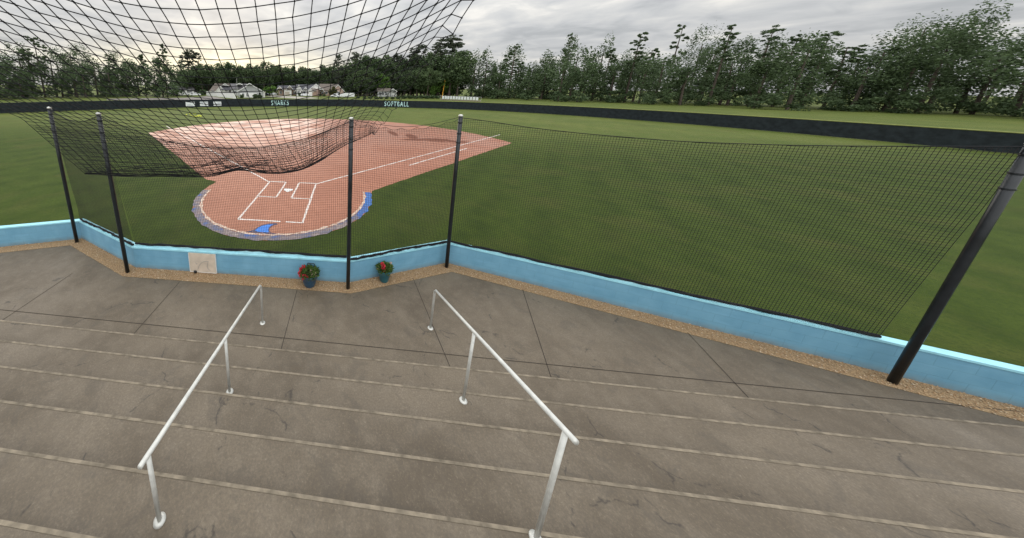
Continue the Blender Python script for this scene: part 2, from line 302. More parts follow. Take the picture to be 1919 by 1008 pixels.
# ------------------------------------------------------------------ mesh helpers
class MB:
    def __init__(s): s.v = []; s.f = []; s.m = []; s.uv = None
    def quad(s, a, b, c, d, m=0):
        n = len(s.v); s.v += [tuple(a), tuple(b), tuple(c), tuple(d)]; s.f.append((n, n+1, n+2, n+3)); s.m.append(m)
    def poly(s, pts, m=0):
        n = len(s.v); s.v += [tuple(p) for p in pts]; s.f.append(tuple(range(n, n+len(pts)))); s.m.append(m)
    def box(s, x0, x1, y0, y1, z0, z1, m=0):
        n = len(s.v)
        s.v += [(x0, y0, z0), (x1, y0, z0), (x1, y1, z0), (x0, y1, z0), (x0, y0, z1), (x1, y0, z1), (x1, y1, z1), (x0, y1, z1)]
        for q in ((0, 3, 2, 1), (4, 5, 6, 7), (0, 1, 5, 4), (1, 2, 6, 5), (2, 3, 7, 6), (3, 0, 4, 7)): s.f.append(tuple(n+i for i in q)); s.m.append(m)
    def prism(s, pts, off, m=0):                                   # polygon swept along off
        n = len(s.v); k = len(pts); off = Vector(off)
        s.v += [tuple(p) for p in pts] + [tuple(Vector(p)+off) for p in pts]
        s.f.append(tuple(range(n+k-1, n-1, -1))); s.f.append(tuple(range(n+k, n+2*k))); s.m += [m, m]
        for i in range(k):
            j = (i+1) % k; s.f.append((n+i, n+j, n+k+j, n+k+i)); s.m.append(m)
    def tube(s, pts, r, n=6, m=0, cap=True):
        pts = [Vector(p) for p in pts]; rr = r if isinstance(r, (list, tuple)) else [r]*len(pts)
        b0 = len(s.v); prev = None
        for i, p in enumerate(pts):
            d = (pts[min(i+1, len(pts)-1)]-pts[max(i-1, 0)])
            if d.length < 1e-9: d = Vector((0, 0, 1))
            d.normalize()
            if prev is None:
                a = d.cross(Vector((0, 0, 1)) if abs(d.z) < 0.9 else Vector((1, 0, 0))).normalized()
            else:
                a = (prev - d*prev.dot(d))
                a = a.normalized() if a.length > 1e-6 else d.orthogonal().normalized()
            prev = a; bb = d.cross(a)
            for k in range(n):
                th = 2*math.pi*k/n
                s.v.append(tuple(p + rr[i]*(math.cos(th)*a+math.sin(th)*bb)))
        for i in range(len(pts)-1):
            for k in range(n):
                q = b0+i*n; k2 = (k+1) % n
                s.f.append((q+k, q+k2, q+n+k2, q+n+k)); s.m.append(m)
        if cap:
            s.f.append(tuple(b0+k for k in range(n-1, -1, -1))); s.m.append(m)
            e0 = b0+(len(pts)-1)*n; s.f.append(tuple(e0+k for k in range(n))); s.m.append(m)
    def lathe(s, prof, n=20, c=(0, 0, 0), m=0):
        b0 = len(s.v)
        for r, z in prof:
            for k in range(n): th = 2*math.pi*k/n; s.v.append((c[0]+r*math.cos(th), c[1]+r*math.sin(th), c[2]+z))
        for i in range(len(prof)-1):
            for k in range(n):
                k2 = (k+1) % n; q = b0+i*n
                s.f.append((q+k, q+k2, q+n+k2, q+n+k)); s.m.append(m)
    def octa(s, p, r, m=0):
        n = len(s.v); p = Vector(p)
        for d in ((r, 0, 0), (-r, 0, 0), (0, r, 0), (0, -r, 0), (0, 0, r), (0, 0, -r)): s.v.append(tuple(p+Vector(d)))
        for q in ((0, 2, 4), (2, 1, 4), (1, 3, 4), (3, 0, 4), (2, 0, 5), (1, 2, 5), (3, 1, 5), (0, 3, 5)): s.f.append(tuple(n+i for i in q)); s.m.append(m)
    def build(s, name, mats, parent=None, smooth=False):
        me = bpy.data.meshes.new(name); me.from_pydata(s.v, [], s.f)
        for m in (mats if isinstance(mats, (list, tuple)) else [mats]): me.materials.append(m)
        if isinstance(mats, (list, tuple)) and len(mats) > 1: me.polygons.foreach_set('material_index', s.m)
        if smooth: me.polygons.foreach_set('use_smooth', [True]*len(me.polygons))
        if s.uv:
            ul = me.uv_layers.new(name='UVMap')
            for lp in me.loops: ul.data[lp.index].uv = s.uv[lp.vertex_index]
        me.update()
        o = bpy.data.objects.new(name, me); C.objects.link(o)
        if parent: o.parent = parent
        return o
def tag(o, label, cat, group=None):
    o['label'] = label; o['category'] = cat
    if group: o['group'] = group
    return o
def thing(name, label, cat, loc=(0, 0, 0), rz=0, group=None):
    o = bpy.data.objects.new(name, None); C.objects.link(o); o.location = loc; o.rotation_euler = (0, 0, rz); o.empty_display_size = 0.3
    return tag(o, label, cat, group)
def struct(o, kind='structure'): o['kind'] = kind; return o
def sheet(name, pts, m, z, kind='structure'):
    b = MB(); b.poly([(p[0], p[1], z) for p in pts]); return struct(b.build(name, m), kind)

# ------------------------------------------------------------------ ground and field
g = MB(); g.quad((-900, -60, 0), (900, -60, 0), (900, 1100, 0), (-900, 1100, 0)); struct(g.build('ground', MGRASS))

HC = Vector((-0.05, 0.08)); HR = 4.42; EX, EY = 0.945, 1.02            # clay circle round home plate
pts = []
def wob(x, y, a=0.06): 
    q = noise.noise_vector(Vector((x*0.9, y*0.9, 3.1))); return (x+a*q.x, y+a*q.y)
AC = Vector((0, 13.1)); AR = 18.75
def inter(sx):
    # right (sx=1) line x - y = 3.5 with the arc
    best = max((s for s in [i*0.02 for i in range(0, 1200)] if (Vector((3.5+s, s))-AC).length <= AR), default=0)
    return best
sE = inter(1)
pts.append((4.24, 0.74))
k = 0.74
while k < sE: pts.append(wob(3.5+k, k, 0.04)); k += 0.6
a0 = math.atan2(sE-AC.y, 3.5+sE-AC.x); a1 = math.pi-a0
for i in range(81):
    a = a0+(a1-a0)*i/80; pts.append(wob(AC.x+AR*math.cos(a), AC.y+AR*math.sin(a), 0.12))
k = sE
while k > 1.0: pts.append(wob(-3.6-k, k, 0.05)); k -= 0.6
for i in range(61):
    a = math.radians(168+(362-168)*i/60); pts.append((HC.x+EX*HR*math.cos(a), HC.y+EY*HR*math.sin(a)))
fpts = []
for i, a in enumerate(pts):
    a = Vector(a); q = Vector(pts[(i+1) % len(pts)]); n_ = max(1, int((q-a).length/.10))
    for j in range(n_):
        p = a.lerp(q, j/n_); e_ = noise.noise_vector(Vector((p.x*3.1, p.y*3.1, 0)))*.05+noise.noise_vector(Vector((p.x*9, p.y*9, 2)))*.03
        fpts.append((p.x+e_.x, p.y+e_.y))
sheet('infield_dirt', fpts, MDIRT, 0.004)

def ringband(name, r0, r1, a0, a1, m, z, n=120, rough=0.02):
    b = MB(); P = []
    for i in range(n+1):
        a = math.radians(a0+(a1-a0)*i/n)
        q0 = r0+rough*noise.noise(Vector((i*0.37, r0*9, 0))); q1 = r1+1.4*rough*noise.noise(Vector((i*0.31, r1*9, 5)))
        P.append(((HC.x+EX*q0*math.cos(a), HC.y+EY*q0*math.sin(a), z), (HC.x+EX*q1*math.cos(a), HC.y+EY*q1*math.sin(a), z)))
    for i in range(n): b.quad(P[i][0], P[i+1][0], P[i+1][1], P[i][1])
    return struct(b.build(name, m))
ringband('painted_edge_band', HR-0.29, HR+0.02, 184, 365, MBAND, 0.010, rough=0.07)
ringband('cream_chalk_arc', HR-0.40, HR-0.30, 183, 366, MCREAM, 0.012, rough=0.06)

def chalkline(name, segs, wd=0.088):
    b = MB()
    for (x0, y0), (x1, y1) in segs:
        a = Vector((x0, y0)); d = Vector((x1, y1))-a; Ln = d.length; d.normalize(); nrm = Vector((-d.y, d.x)); n = max(2, int(Ln/0.25))
        prev = None
        for i in range(n+1):
            p = a+d*(Ln*i/n); w0 = wd*0.5*(1+0.25*noise.noise(Vector((p.x*2, p.y*2, 1)))); o = 0.02*noise.noise(Vector((p.x, p.y, 7)))
            q = (p+nrm*(w0+o), p-nrm*(w0-o))
            if prev: b.quad((*prev[0], 0.009), (*prev[1], 0.009), (*q[1], 0.009), (*q[0], 0.009))
            prev = q
    return struct(b.build(name, MCHALK))
xi, xo, yf, yb, yc = 0.369, 1.283, 1.435, -0.698, -3.05
chalkline('chalk_batters_box_line', [((-xo, yf), (-xi, yf)), ((-xi, yf-.04), (-xi, yb)), ((-xi, yb), (-xo, yb))])
chalkline('chalk_batters_box_line', [((xi, yf), (xo, yf)), ((xi, yf-.04), (xi, yb)), ((xi, yb), (xo, yb))])
chalkline('chalk_catchers_box_line', [((-xo, yf), (-xo, yc)), ((xo, yf), (xo, yc)), ((-xo, yc), (0.42, yc)), ((0.62, yc), (xo, yc))])
chalkline('chalk_foul_line', [((1.34, 1.40), (20.0, 20.06))], 0.1)
chalkline('chalk_foul_line', [((-1.34, 1.40), (-20.0, 20.06))], 0.1)
chalkline('chalk_running_lane_line', [((7.1, 5.8), (13.2, 11.9))], 0.11)

b = MB(); s_ = 0.2159
b.prism([(0, 0, 0.006), (s_, s_, 0.006), (s_, 2*s_, 0.006), (-s_, 2*s_, 0.006), (-s_, s_, 0.006)], (0, 0, 0.018))
tag(b.build('home_plate', MWHITE), 'white five-sided home plate set in clay between the two chalk batter boxes', 'home plate')

# blue fin painted on the clay behind the plate
fin_px = [(462, 433.6), (472, 432), (478, 429.5), (484, 426), (490, 422.8), (496, 421), (503, 420), (511, 419.3), (517, 419), (519.5, 421.5), (513, 423), (508, 425.5), (505.2, 428.5), (504.8, 432), (506.5, 434.8), (512, 436.6), (523, 438), (507, 438.2), (490, 437.2), (477, 435.4)]
fp = [gnd(u, v) for u, v in fin_px]
cen = sum((Vector(p) for p in fp), Vector())/len(fp)
sheet('fin_outline_paint', [(cen.x+(p.x-cen.x)*1.04, cen.y+(p.y-cen.y)*1.10) for p in fp], MFINEDGE, 0.008)
inner = [gnd(u, v) for u, v in [(478, 432), (484, 427.3), (490, 424), (497, 422), (505, 420.9), (513, 420.4), (507.5, 423.3), (503.8, 427), (503, 431.5), (504, 435.6), (492, 435.8), (481, 434)]]
sheet('fin_paint', [(p.x, p.y) for p in inner], MFIN, 0.012)

# ------------------------------------------------------------------ low block wall, gravel strip, walkway
WF = [(-19.0, -9.7), (-14.4, -8.1), (-5.99, -5.05), (-3.05, -6.27), (3.04, -6.21), (5.99, -5.0), (14.4, -8.0), (19.0, -9.6)]    # front foot of the wall
def offs(path, d):                                    # offset polyline to the field side (+)
    o = []
    for i, p in enumerate(path):
        p = Vector(p); ns = []
        for a, c2 in ((i-1, i), (i, i+1)):
            if a < 0 or c2 >= len(path): continue
            q = (Vector(path[c2])-Vector(path[a])).normalized(); ns.append(Vector((-q.y, q.x)))
        n = sum(ns, Vector((0, 0))); n.normalize(); n /= max(0.4, n.dot(ns[0])); o.append(p+n*d)
    return o
WH = 0.625; WT = 0.15
front = [Vector(p) for p in WF]; back = offs(WF, WT)
wall = thing('block_wall', 'low pale blue painted block wall between the gravel strip and the turf', 'wall', (0, 0, 0))
b = MB(); b.uv = []; s_acc = 0
for i in range(len(front)-1):
    ln = (front[i+1]-front[i]).length
    for A, B in ((front[i], front[i+1]), (back[i+1], back[i])):
        b.quad((*A, 0), (*B, 0), (*B, WH), (*A, WH)); b.uv += [(s_acc, 0), (s_acc+ln, 0), (s_acc+ln, WH), (s_acc, WH)]
    b.quad((*front[i], WH), (*front[i+1], WH), (*back[i+1], WH), (*back[i], WH)); b.uv += [(s_acc, .1), (s_acc+ln, .1), (s_acc+ln, .15), (s_acc, .15)]
    s_acc += ln
b.build('block_courses', MWALL, wall)
cf, cb = offs(WF, -0.012), offs(WF, WT+0.012)
b = MB()
for i in range(len(WF)-1):
    b.quad((*cf[i], WH+.003), (*cf[i+1], WH+.003), (*cf[i+1], WH+.045), (*cf[i], WH+.045))
    b.quad((*cb[i+1], WH+.003), (*cb[i], WH+.003), (*cb[i], WH+.045), (*cb[i+1], WH+.045))
    b.quad((*cf[i], WH+.045), (*cf[i+1], WH+.045), (*cb[i+1], WH+.045), (*cb[i], WH+.045))
    b.quad((*cb[i], WH+.003), (*cb[i+1], WH+.003), (*cf[i+1], WH+.003), (*cf[i], WH+.003))
b.build('cap', MCAP, wall)

gout = offs(WF, -0.39)
sheet('gravel_strip', [(p.x, p.y) for p in front] + [(p.x, p.y) for p in reversed(gout)], MGRAVBED, 0.010)
b = MB()
def seglen(): 
    return [(front[i+1]-front[i]).length for i in range(len(front)-1)]
SL = seglen(); W5 = [0, SL[1]*.4, SL[2], SL[3]*1.3, SL[4]*1.3, SL[5]*.8, 0]
for _ in range(13000):
    i = random.choices(range(len(SL)), W5)[0]; tt = random.random(); d = random.random()
    p = front[i].lerp(front[i+1], tt).lerp(gout[i].lerp(gout[i+1], tt), d**1.05+random.gauss(0, .015))
    r = random.uniform(.006, .013); n0 = len(b.v); b.octa((p.x, p.y, .012+r*.3), r)
    sc = (random.uniform(.8, 1.5), random.uniform(.7, 1.2), random.uniform(.5, .8)); a = random.random()*6.28; ca, sa = math.cos(a), math.sin(a)
    for j in range(n0, len(b.v)):
        x, y, z = b.v[j][0]-p.x, b.v[j][1]-p.y, b.v[j][2]-.012-r*.3
        x *= sc[0]; y *= sc[1]; z *= sc[2]
        b.v[j] = (p.x+x*ca-y*sa, p.y+x*sa+y*ca, .014+r*.35+z)
struct(b.build('gravel', MPEB), 'stuff')
# walkway slab in front of the wall; joints are cut as thin dark strips
wp = [(p.x, p.y) for p in gout]
sheet('walkway', wp + [(19, -30), (-19, -30)], MCONC, 0.006)
b = MB()
def joint(a, d, ln, wd=.012):
    a = Vector(a); d = Vector(d).normalized(); nrm = Vector((-d.y, d.x))*wd/2; e2 = a+d*ln
    b.quad((*(a-nrm), .0105), (*(a+nrm), .0105), (*(e2+nrm), .0105), (*(e2-nrm), .0105))
for xx in (-4.6, -1.45, 1.73):
    joint((xx, -6.66+.0096*(xx)), (-.01, -1), 3)
for (u, v), (u2, v2) in ((((774, 522)), (789, 558)),):
    A = gnd(u, v); B = gnd(u2, v2); joint((A.x, A.y), (B.x-A.x, B.y-A.y), 3.2)
joint((7.6, -5.95), (-.34, -.94), 3.5); joint((10.4, -6.95), (-.34, -.94), 3.0)
joint((-16, -8.05), (1, 0), 32, .012)
struct(b.build('walkway_joints', MJOINT_SHADE))
# poured concrete tiers under the viewpoint
b = MB()
for i in range(8):
    y1 = -8.45-.56*i; b.box(-14, 17, y1-.56 if i < 7 else -16.0, y1, -0.1 if i == 0 else .18*i, .18*(i+1))
struct(b.build('concrete_tiers', MCONC))
b = MB()
for i in range(8):
    y1 = -8.45-.56*i; b.quad((-14, y1-.035, .18*(i+1)+.004), (17, y1-.035, .18*(i+1)+.004), (17, y1-.003, .18*(i+1)+.004), (-14, y1-.003, .18*(i+1)+.004))
struct(b.build('tier_nosings', MNOSE))
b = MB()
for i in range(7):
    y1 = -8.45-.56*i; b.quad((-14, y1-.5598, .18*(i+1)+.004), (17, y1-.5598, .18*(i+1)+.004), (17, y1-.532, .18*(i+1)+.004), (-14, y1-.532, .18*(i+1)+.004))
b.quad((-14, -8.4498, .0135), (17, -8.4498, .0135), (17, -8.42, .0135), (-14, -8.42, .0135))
struct(b.build('tier_foot_shade', MJOINT_SHADE))  # dark strips painted as contact shade where tread meets riser

# ------------------------------------------------------------------ net posts and nets
def lean_post(name, label, foot, top, r=.050):
    t_ = thing(name, label, 'net post', (*foot, 0), 0, 'black posts that carry the backstop net')
    d = Vector((top[0]-foot[0], top[1]-foot[1], top[2]))
    b = MB(); b.tube([(0, 0, 0), d*.33, d*.66, d], r, 16); b.build('pole', MBLACK, t_, True)
    b = MB(); b.tube([d+Vector((0, 0, .002)), d+Vector((0, 0, .035)), d+Vector((0, 0, .055))], [r+.006, r+.005, r*.5], 16); b.build('post_cap', MGALV, t_, True)
    for zf in (.965, .90, .845):
        b = MB(); q = d*zf; b.tube([q-Vector((0, 0, .012)), q+Vector((0, 0, .012))], r+.008, 14); b.build('clamp', MBLACK, t_)
    return t_
P1, P1T = (3.04, -6.43), (2.975, -6.43, 4.43)
P2, P2T = (5.92, -5.21), (5.80, -5.21, 4.43)
P0, P0T = (-3.12, -6.49), (-3.20, -6.49, 4.43)
PL, PLT = (-5.95, -5.28), (-5.95, -5.28, 4.43)
P3, P3T = (12.9, -7.72), (12.9, -7.72, 4.43)
lean_post('net_post', 'tall black steel post rising from the gravel at the bend of the blue wall', P1, P1T, .050)
lean_post('net_post', 'black steel post in gravel at the far right corner of the blue wall', P2, P2T, .050)
lean_post('net_post', 'black steel post just outside the left edge, at the bend left of the plaque', P0, P0T)
lean_post('net_post', 'leftmost black steel post, beyond the left edge at the outer wall corner', PL, PLT)
lean_post('net_post', 'rightmost black steel post, far right along the blue wall', P3, P3T)

def finenet(label, top0, top1, bot0, bot1, ztop, zbot, cell=.0485, r=.0034, rope=.009, cable=False):
    net = thing('backstop_net', label, 'net', (0, 0, 0), 0, 'fine backstop nets stretched between the posts')
    b = MB(); T0, T1, B0, B1 = map(Vector, (top0, top1, bot0, bot1))
    Ln = (T1-T0).length; nv = int(Ln/cell)
    def P(s, z):
        f = max(0, min(1.0, (z-zbot)/(4.43-zbot))); q = (B0.lerp(B1, s)).lerp(T0.lerp(T1, s), f)
        wv = .010*noise.noise(Vector((s*Ln*1.3, z*1.1, 2))); wz = .012*noise.noise(Vector((s*Ln*.9, z*.7, 9)))
        return Vector((q.x+wv, q.y+wv*2, z+wz))
    for i in range(nv+1):
        s = i/nv; zt = ztop(s); m = 7
        b.tube([P(s, zbot+(zt-zbot)*j/m) for j in range(m+1)], r, 3, cap=False)
    nz_ = int((4.45-zbot)/cell)
    for j in range(1, nz_):
        z = zbot+j*cell; run = []
        for i in range(0, nv*2+1):
            s = i/(nv*2)
            if z < ztop(s)-.01: run.append(s)
            else:
                if len(run) > 1: b.tube([P(q, z) for q in run[::8]+[run[-1]]], r, 3, cap=False)
                run = []
        if len(run) > 1: b.tube([P(q, z) for q in run[::8]+[run[-1]]], r, 3, cap=False)
    b.build('netting', MFINE, net)
    b = MB(); b.tube([P(i/120, ztop(i/120)) for i in range(121)], rope, 6); b.build('top_rope', MNET, net)
    if cable:
        b = MB(); b.tube([P(i/40, 4.42-.20*math.sin(math.pi*i/40)) for i in range(41)], .006, 6); b.build('cable', MNET, net)
    b = MB()
    for ph, rr in ((0, .026), (3.3, .020), (7.1, .018), (9.4, .014)):
        b.tube([P(i/90, zbot)+Vector((0, .035*noise.noise(Vector((i*.21, ph, 0))), .035*noise.noise(Vector((i*.13, ph, 4)))+.012)) for i in range(91)], rr, 6)
    b.build('hem_rope', MNET, net)
    return net
def rope_left(s):                                     # sagging top edge, from the left post to the post at the wall bend
    return 3.655+.75*abs(2*s-1.0)**2.1
def rope_mid(s):
    z = 4.40-.21*math.sin(math.pi*min(1, s*1.02))**.8
    return z-.055*abs(math.sin(s*math.pi*7))
def rope_right(s): return 4.40-.25*math.sin(math.pi*s)
finenet('wide fine black net with sagging top rope, left of the post at the bend', P0T[:2], P1T[:2], (-3.05, -6.15), (3.0, -6.09), rope_left, .70)
finenet('fine black net panel with scalloped top between the two black posts', P1T[:2], P2T[:2], (3.06, -6.20), (5.98, -4.97), rope_mid, .70, rope=.0045, cable=True)
finenet('fine black net panel beyond the left edge, between the two left posts', PLT[:2], P0T[:2], (-5.97, -5.0), (-3.06, -6.22), rope_right, .70)
finenet('fine black net panel beyond the post at the right', P2T[:2], P3T[:2], (6.0, -4.95), (12.9, -7.42), rope_right, .70)

# loose overhead net: knotted squares of 0.1 m, hung close in front of the seats and drooping to a folded lower edge
CU = [555.505, 11.06, -0.23, -5.727, 2.585, 1.643, 248.28, -112.911, 50.69, -32.28, 13.861, -5.229, -15.761, 11.791, -2.237, 15.741, -23.631, 9.467, 1.344, -6.778, -6.107]
CV = [186.486, 115.137, -55.304, 29.33, -15.577, 1.623, -43.819, 11.159, -9.128, 6.156, -12.712, -52.176, 29.419, -20.036, -0.959, -11.031, 22.973, 7.184, 4.506, 30.935, 14.546]
TERMS = [(i, j) for i in range(6) for j in range(6-i)]
def net_uv(k, r):
    x, y = (k-2)/12, (r-10)/11
    q = [x**i*y**j for i, j in TERMS]
    return sum(a*b_ for a, b_ in zip(CU, q)), sum(a*b_ for a, b_ in zip(CV, q))
def net_depth(k, r):
    kk = max(-9, min(11.5, k)); u0, v0 = net_uv(kk-.5, r); u1, v1 = net_uv(kk+.5, r)
    return F*0.1/max(9, math.hypot(u1-u0, v1-v0))
BOT = [(-400, 300), (0, 318), (250, 330), (347, 331), (385, 331), (400, 329.5), (430, 322), (452, 317.5), (480, 323), (510, 325.5), (530, 325), (560, 319.5), (580, 312), (600, 301), (622, 287), (640, 276.5), (655, 268), (672, 262), (690, 253.5), (707, 242), (722, 227), (745, 205)]
def lerp_tab(T, x):
    for (a, b_), (c2, d) in zip(T, T[1:]):
        if x <= c2: return b_+(d-b_)*(x-a)/(c2-a)
    return T[-1][1]
UB = [(-40, 25), (-16, 349), (-8, 457), (-4, 512), (-2, 537), (0, 565), (2, 579), (4, 594), (5, 604), (6, 618), (7, 632), (8, 645), (9, 655), (10, 664), (11, 673), (12, 684), (13, 692), (14, 702)]
RB, RE = 21, 34
def P_up(k, r):
    if r < 0: a, b_ = P_up(k, 0), P_up(k, 1); return a+(a-b_)*(-r)*(1+0.02*(-r))
    if k < -9: a, b_ = P_up(-9, r), P_up(-8, r); q = -9-k; return a+(a-b_)*q
    if k > 13:
        a, b_ = P_up(13, r), P_up(12, r); q = a+(a-b_)*(k-13)*.8; q.z -= .06*(k-13)+.03*math.sin(r*2.1); return q
    return at(*net_uv(k, r), net_depth(k, r))
def P_net(k, r):
    if r <= RB: return P_up(k, r)
    a = P_up(k, RB); s = (r-RB)/(RE-RB)
    ub = lerp_tab(UB, k); vb = lerp_tab(BOT, ub); da = (a-CAM).dot(FWD)
    e2 = at(ub, vb, da*1.16)
    t0 = P_up(k, RB)-P_up(k, RB-1)
    c1 = a+t0*3.0
    q = a*(1-s)**2+c1*2*s*(1-s)+e2*s*s
    return q
onet = thing('overhead_net', 'loose large-mesh black net drooping across the top of the view with a bunched lower edge', 'net', (0, 0, 0))
KL, KR = -30, 14
rows_ = list(range(-7, RE+1)); cols_ = list(range(KL, KR+1))
grid = {(k, r): P_net(k, r) for k in cols_ for r in rows_}
def jit(k, r): return Vector((random.gauss(0, .0022), random.gauss(0, .0022), random.gauss(0, .0022)))
for key in grid: grid[key] = grid[key]+jit(*key)
b = MB()
for k in cols_: b.tube([grid[(k, r)] for r in rows_], .0030, 5, cap=False)
for r in rows_: b.tube([grid[(k, r)] for k in cols_], .0029, 5, cap=False)
for (k, r), p in grid.items(): 
    b.octa(p, .0074 if r < RB else .0055)
b.build('netting', MNET, onet)
# the fold: a second layer of the same net hangs back behind the drooping part
b = MB(); rows2 = [RB-2+i*.75 for i in range(20)]
def P_fold(k, r):
    s = (r-(RB-2))/(RE+.2-(RB-2)); q = P_net(k+.45+.10*math.sin(r*.9), min(RE, r)); back_ = (q-CAM).normalized()
    return q+back_*(.10+.28*(1-s))+Vector((.01*noise.noise(Vector((k*.3, r*.3, 0))), 0, -.008+.014*noise.noise(Vector((k*.25, r*.25, 3)))))
k2 = [KL+i*.8 for i in range(int((KR-KL-1)/.8)) if KL+i*.8 < 5.4]
for o_, sh, r0_, rn in ((Vector((0, 0, 0)), 0, RB+.6, 17), (Vector((.03, .06, .006)), .4, RB+7, 9)):
    for k in k2: b.tube([P_fold(k+sh, r0_+i*.78)+o_ for i in range(rn)], .0019, 4, cap=False)
    for i in range(rn): b.tube([P_fold(k+sh, r0_+i*.78)+o_ for k in k2], .0019, 4, cap=False)
b.build('folded_layer', MNET, onet)
b = MB(); nE = int((KR-KL)*2)+1
for q_ in range(9):
    up = .003+.008*q_*(1+.08*q_); ph = q_*1.7
    b.tube([P_net(KL+i*.5, RE)+Vector((0, .04*noise.noise(Vector((i*.15, ph, 0))), up*(.9+.5*noise.noise(Vector((i*.11, ph, 6))))+.003*noise.noise(Vector((i*.35, ph, 2))))) for i in range(nE)], [(.0058 if q_ < 3 else .0032)*(1 if i < 72 else max(.3, 1-(i-72)*.05)) for i in range(nE)], 5)
def fold(line, n_, sp, r_):
    P_ = [at(u, v, 3.62) for u, v in line]; m_ = len(P_)
    def cr(t_):
        i = min(m_-2, int(t_)); f = t_-i; p0, p1, p2, p3 = (P_[max(0, min(m_-1, i+d_))] for d_ in (-1, 0, 1, 2))
        return .5*((2*p1)+(p2-p0)*f+(2*p0-5*p1+4*p2-p3)*f*f+(3*p1-p0-3*p2+p3)*f**3)
    for q_ in range(n_):
        w_ = (q_-(n_-1)/2)*sp; N_ = (m_-1)*8
        b.tube([cr(i/8)+UPV*(w_*(.6+1.4*abs(noise.noise(Vector((i*.07, q_*2.3, 1))))+1.3*abs(i/N_-.45))+.005*noise.noise(Vector((i*.3, q_, 4)))) for i in range(N_+1)], r_, 4)
fold([(250, 316), (300, 314), (347, 313), (372, 311.5), (395, 307), (415, 301), (430, 294)], 4, .012, .0032)
fold([(398, 303), (412, 308), (426, 312.5), (440, 315.5), (456, 316.5)], 4, .011, .0032)
fold([(440, 316.5), (458, 314.5), (474, 310), (490, 305), (507, 301)], 4, .012, .0030)
b.build('bunched_edge', MNET, onet)

# ------------------------------------------------------------------ planters, plaque, wall foot fixture, handrails
def leafq(b, p, d, ln, wd, m=0):
    d = Vector(d).normalized(); sd_ = d.cross(Vector((random.gauss(0, 1), random.gauss(0, 1), random.gauss(0, 1)))).normalized()*wd/2
    p = Vector(p); b.poly([p, p+d*ln*.5+sd_, p+d*ln, p+d*ln*.5-sd_], m)
MPOT = mat('navy_glazed_pot', (0.022, 0.075, 0.135), 0.35, 0.5, noise_scale=6, var=0.3)
MPOT2 = mat('teal_glazed_pot', (0.016, 0.115, 0.145), 0.35, 0.5, noise_scale=6, var=0.3)
MSOIL = mat('potting_soil', (0.03, 0.02, 0.014), 0.9, noise_scale=30)
MFOL = leafmat('planter_leaves', (0.040, 0.085, 0.016), (0.17, 0.26, 0.065))
MRED = leafmat('red_petals', (0.48, 0.012, 0.03), (0.85, 0.09, 0.14), 0.15)
MBLOOM = mat('pale_blooms', (0.62, 0.44, 0.36), 0.6, noise_scale=30, var=0.3)
def planter(label, loc, rim, foot, h, potm, reds, pales, seed, hoop):
    random.seed(seed)
    t_ = thing('flower_pot', label, 'planter', (loc.x, loc.y, .012), 0, 'flower planters at the foot of the blue wall')
    b = MB(); b.lathe([(foot*.2, 0), (foot, 0), (foot*1.08, .02), (rim*.80, h*.55), (rim*.95, h*.88), (rim*1.03, h*.92), (rim*1.04, h), (rim*.93, h), (rim*.90, h*.9)], 28)
    b.build('pot', potm, t_, True)
    b = MB(); b.lathe([(0.001, h*.9), (rim*.92, h*.88)], 20); b.build('soil', MSOIL, t_)
    b = MB()
    for _ in range(520):
        a = random.random()*6.283; r = rim*.99*math.sqrt(random.random()); z = h*.92+.16*(1-(r/rim/1.2)**2)*random.random()
        if r > rim*.98: z -= random.random()*.04
        d = Vector((math.cos(a)*r*3, math.sin(a)*r*3, random.uniform(-.1, .8)))+Vector((random.gauss(0, .3), random.gauss(0, .3), 0))
        leafq(b, (r*math.cos(a), r*math.sin(a), z), d, random.uniform(.05, .10), random.uniform(.025, .05))
    b.build('foliage', MFOL, t_)
    for (x, y, z) in reds:
        b = MB()
        for _ in range(42):
            d = Vector((random.gauss(0, 1), random.gauss(0, 1), random.gauss(0, 1))).normalized()
            leafq(b, Vector((x, y, z))+d*.019, d, .036, .031)
        b.build('red_bloom', MRED, t_)
    for (x, y, z) in pales:
        b = MB()
        for _ in range(14):
            d = Vector((random.gauss(0, 1), random.gauss(0, 1), random.gauss(.4, 1))).normalized(); leafq(b, Vector((x, y, z))+d*.012, d, .032, .028)
        b.build('pale_bloom', MBLOOM, t_)
    if hoop:
        for x0, x1, zz, yy in ((-.08, .02, .52, .14), (.02, .12, .53, .12)):
            b = MB(); b.tube([(x0, yy, h*.8), (x0, yy, zz), (x0+.012, yy, zz+.02), (x1-.012, yy, zz+.02), (x1, yy, zz), (x1, yy, h*.8)], .011, 6)
            b.build('wire_hoop', MBLACK, t_)
    return t_
q = gnd(579, 539)
planter('navy blue pot with red flowers and a black hoop, left of the post', Vector((q.x, q.y+.10)), .245, .135, .37, MPOT,
        [(-.25, -.10, .40), (-.23, -.02, .46), (-.19, -.14, .37), (-.11, -.19, .40), (-.13, -.20, .34), (-.17, .05, .50), (-.04, -.20, .37), (-.22, -.12, .35)],
        [(.10, -.15, .40), (.15, -.10, .42), (.05, -.05, .45), (.17, -.14, .37)], 3, True)
q = gnd(720, 530)
planter('teal green pot with red flowers, between the two black posts', Vector((q.x, q.y+.08)), .195, .105, .37, MPOT2,
        [(-.07, -.11, .46), (-.05, -.09, .51), (-.08, -.05, .54), (-.04, -.13, .42)], [(-.19, -.08, .40), (.15, .05, .52)], 5, False)

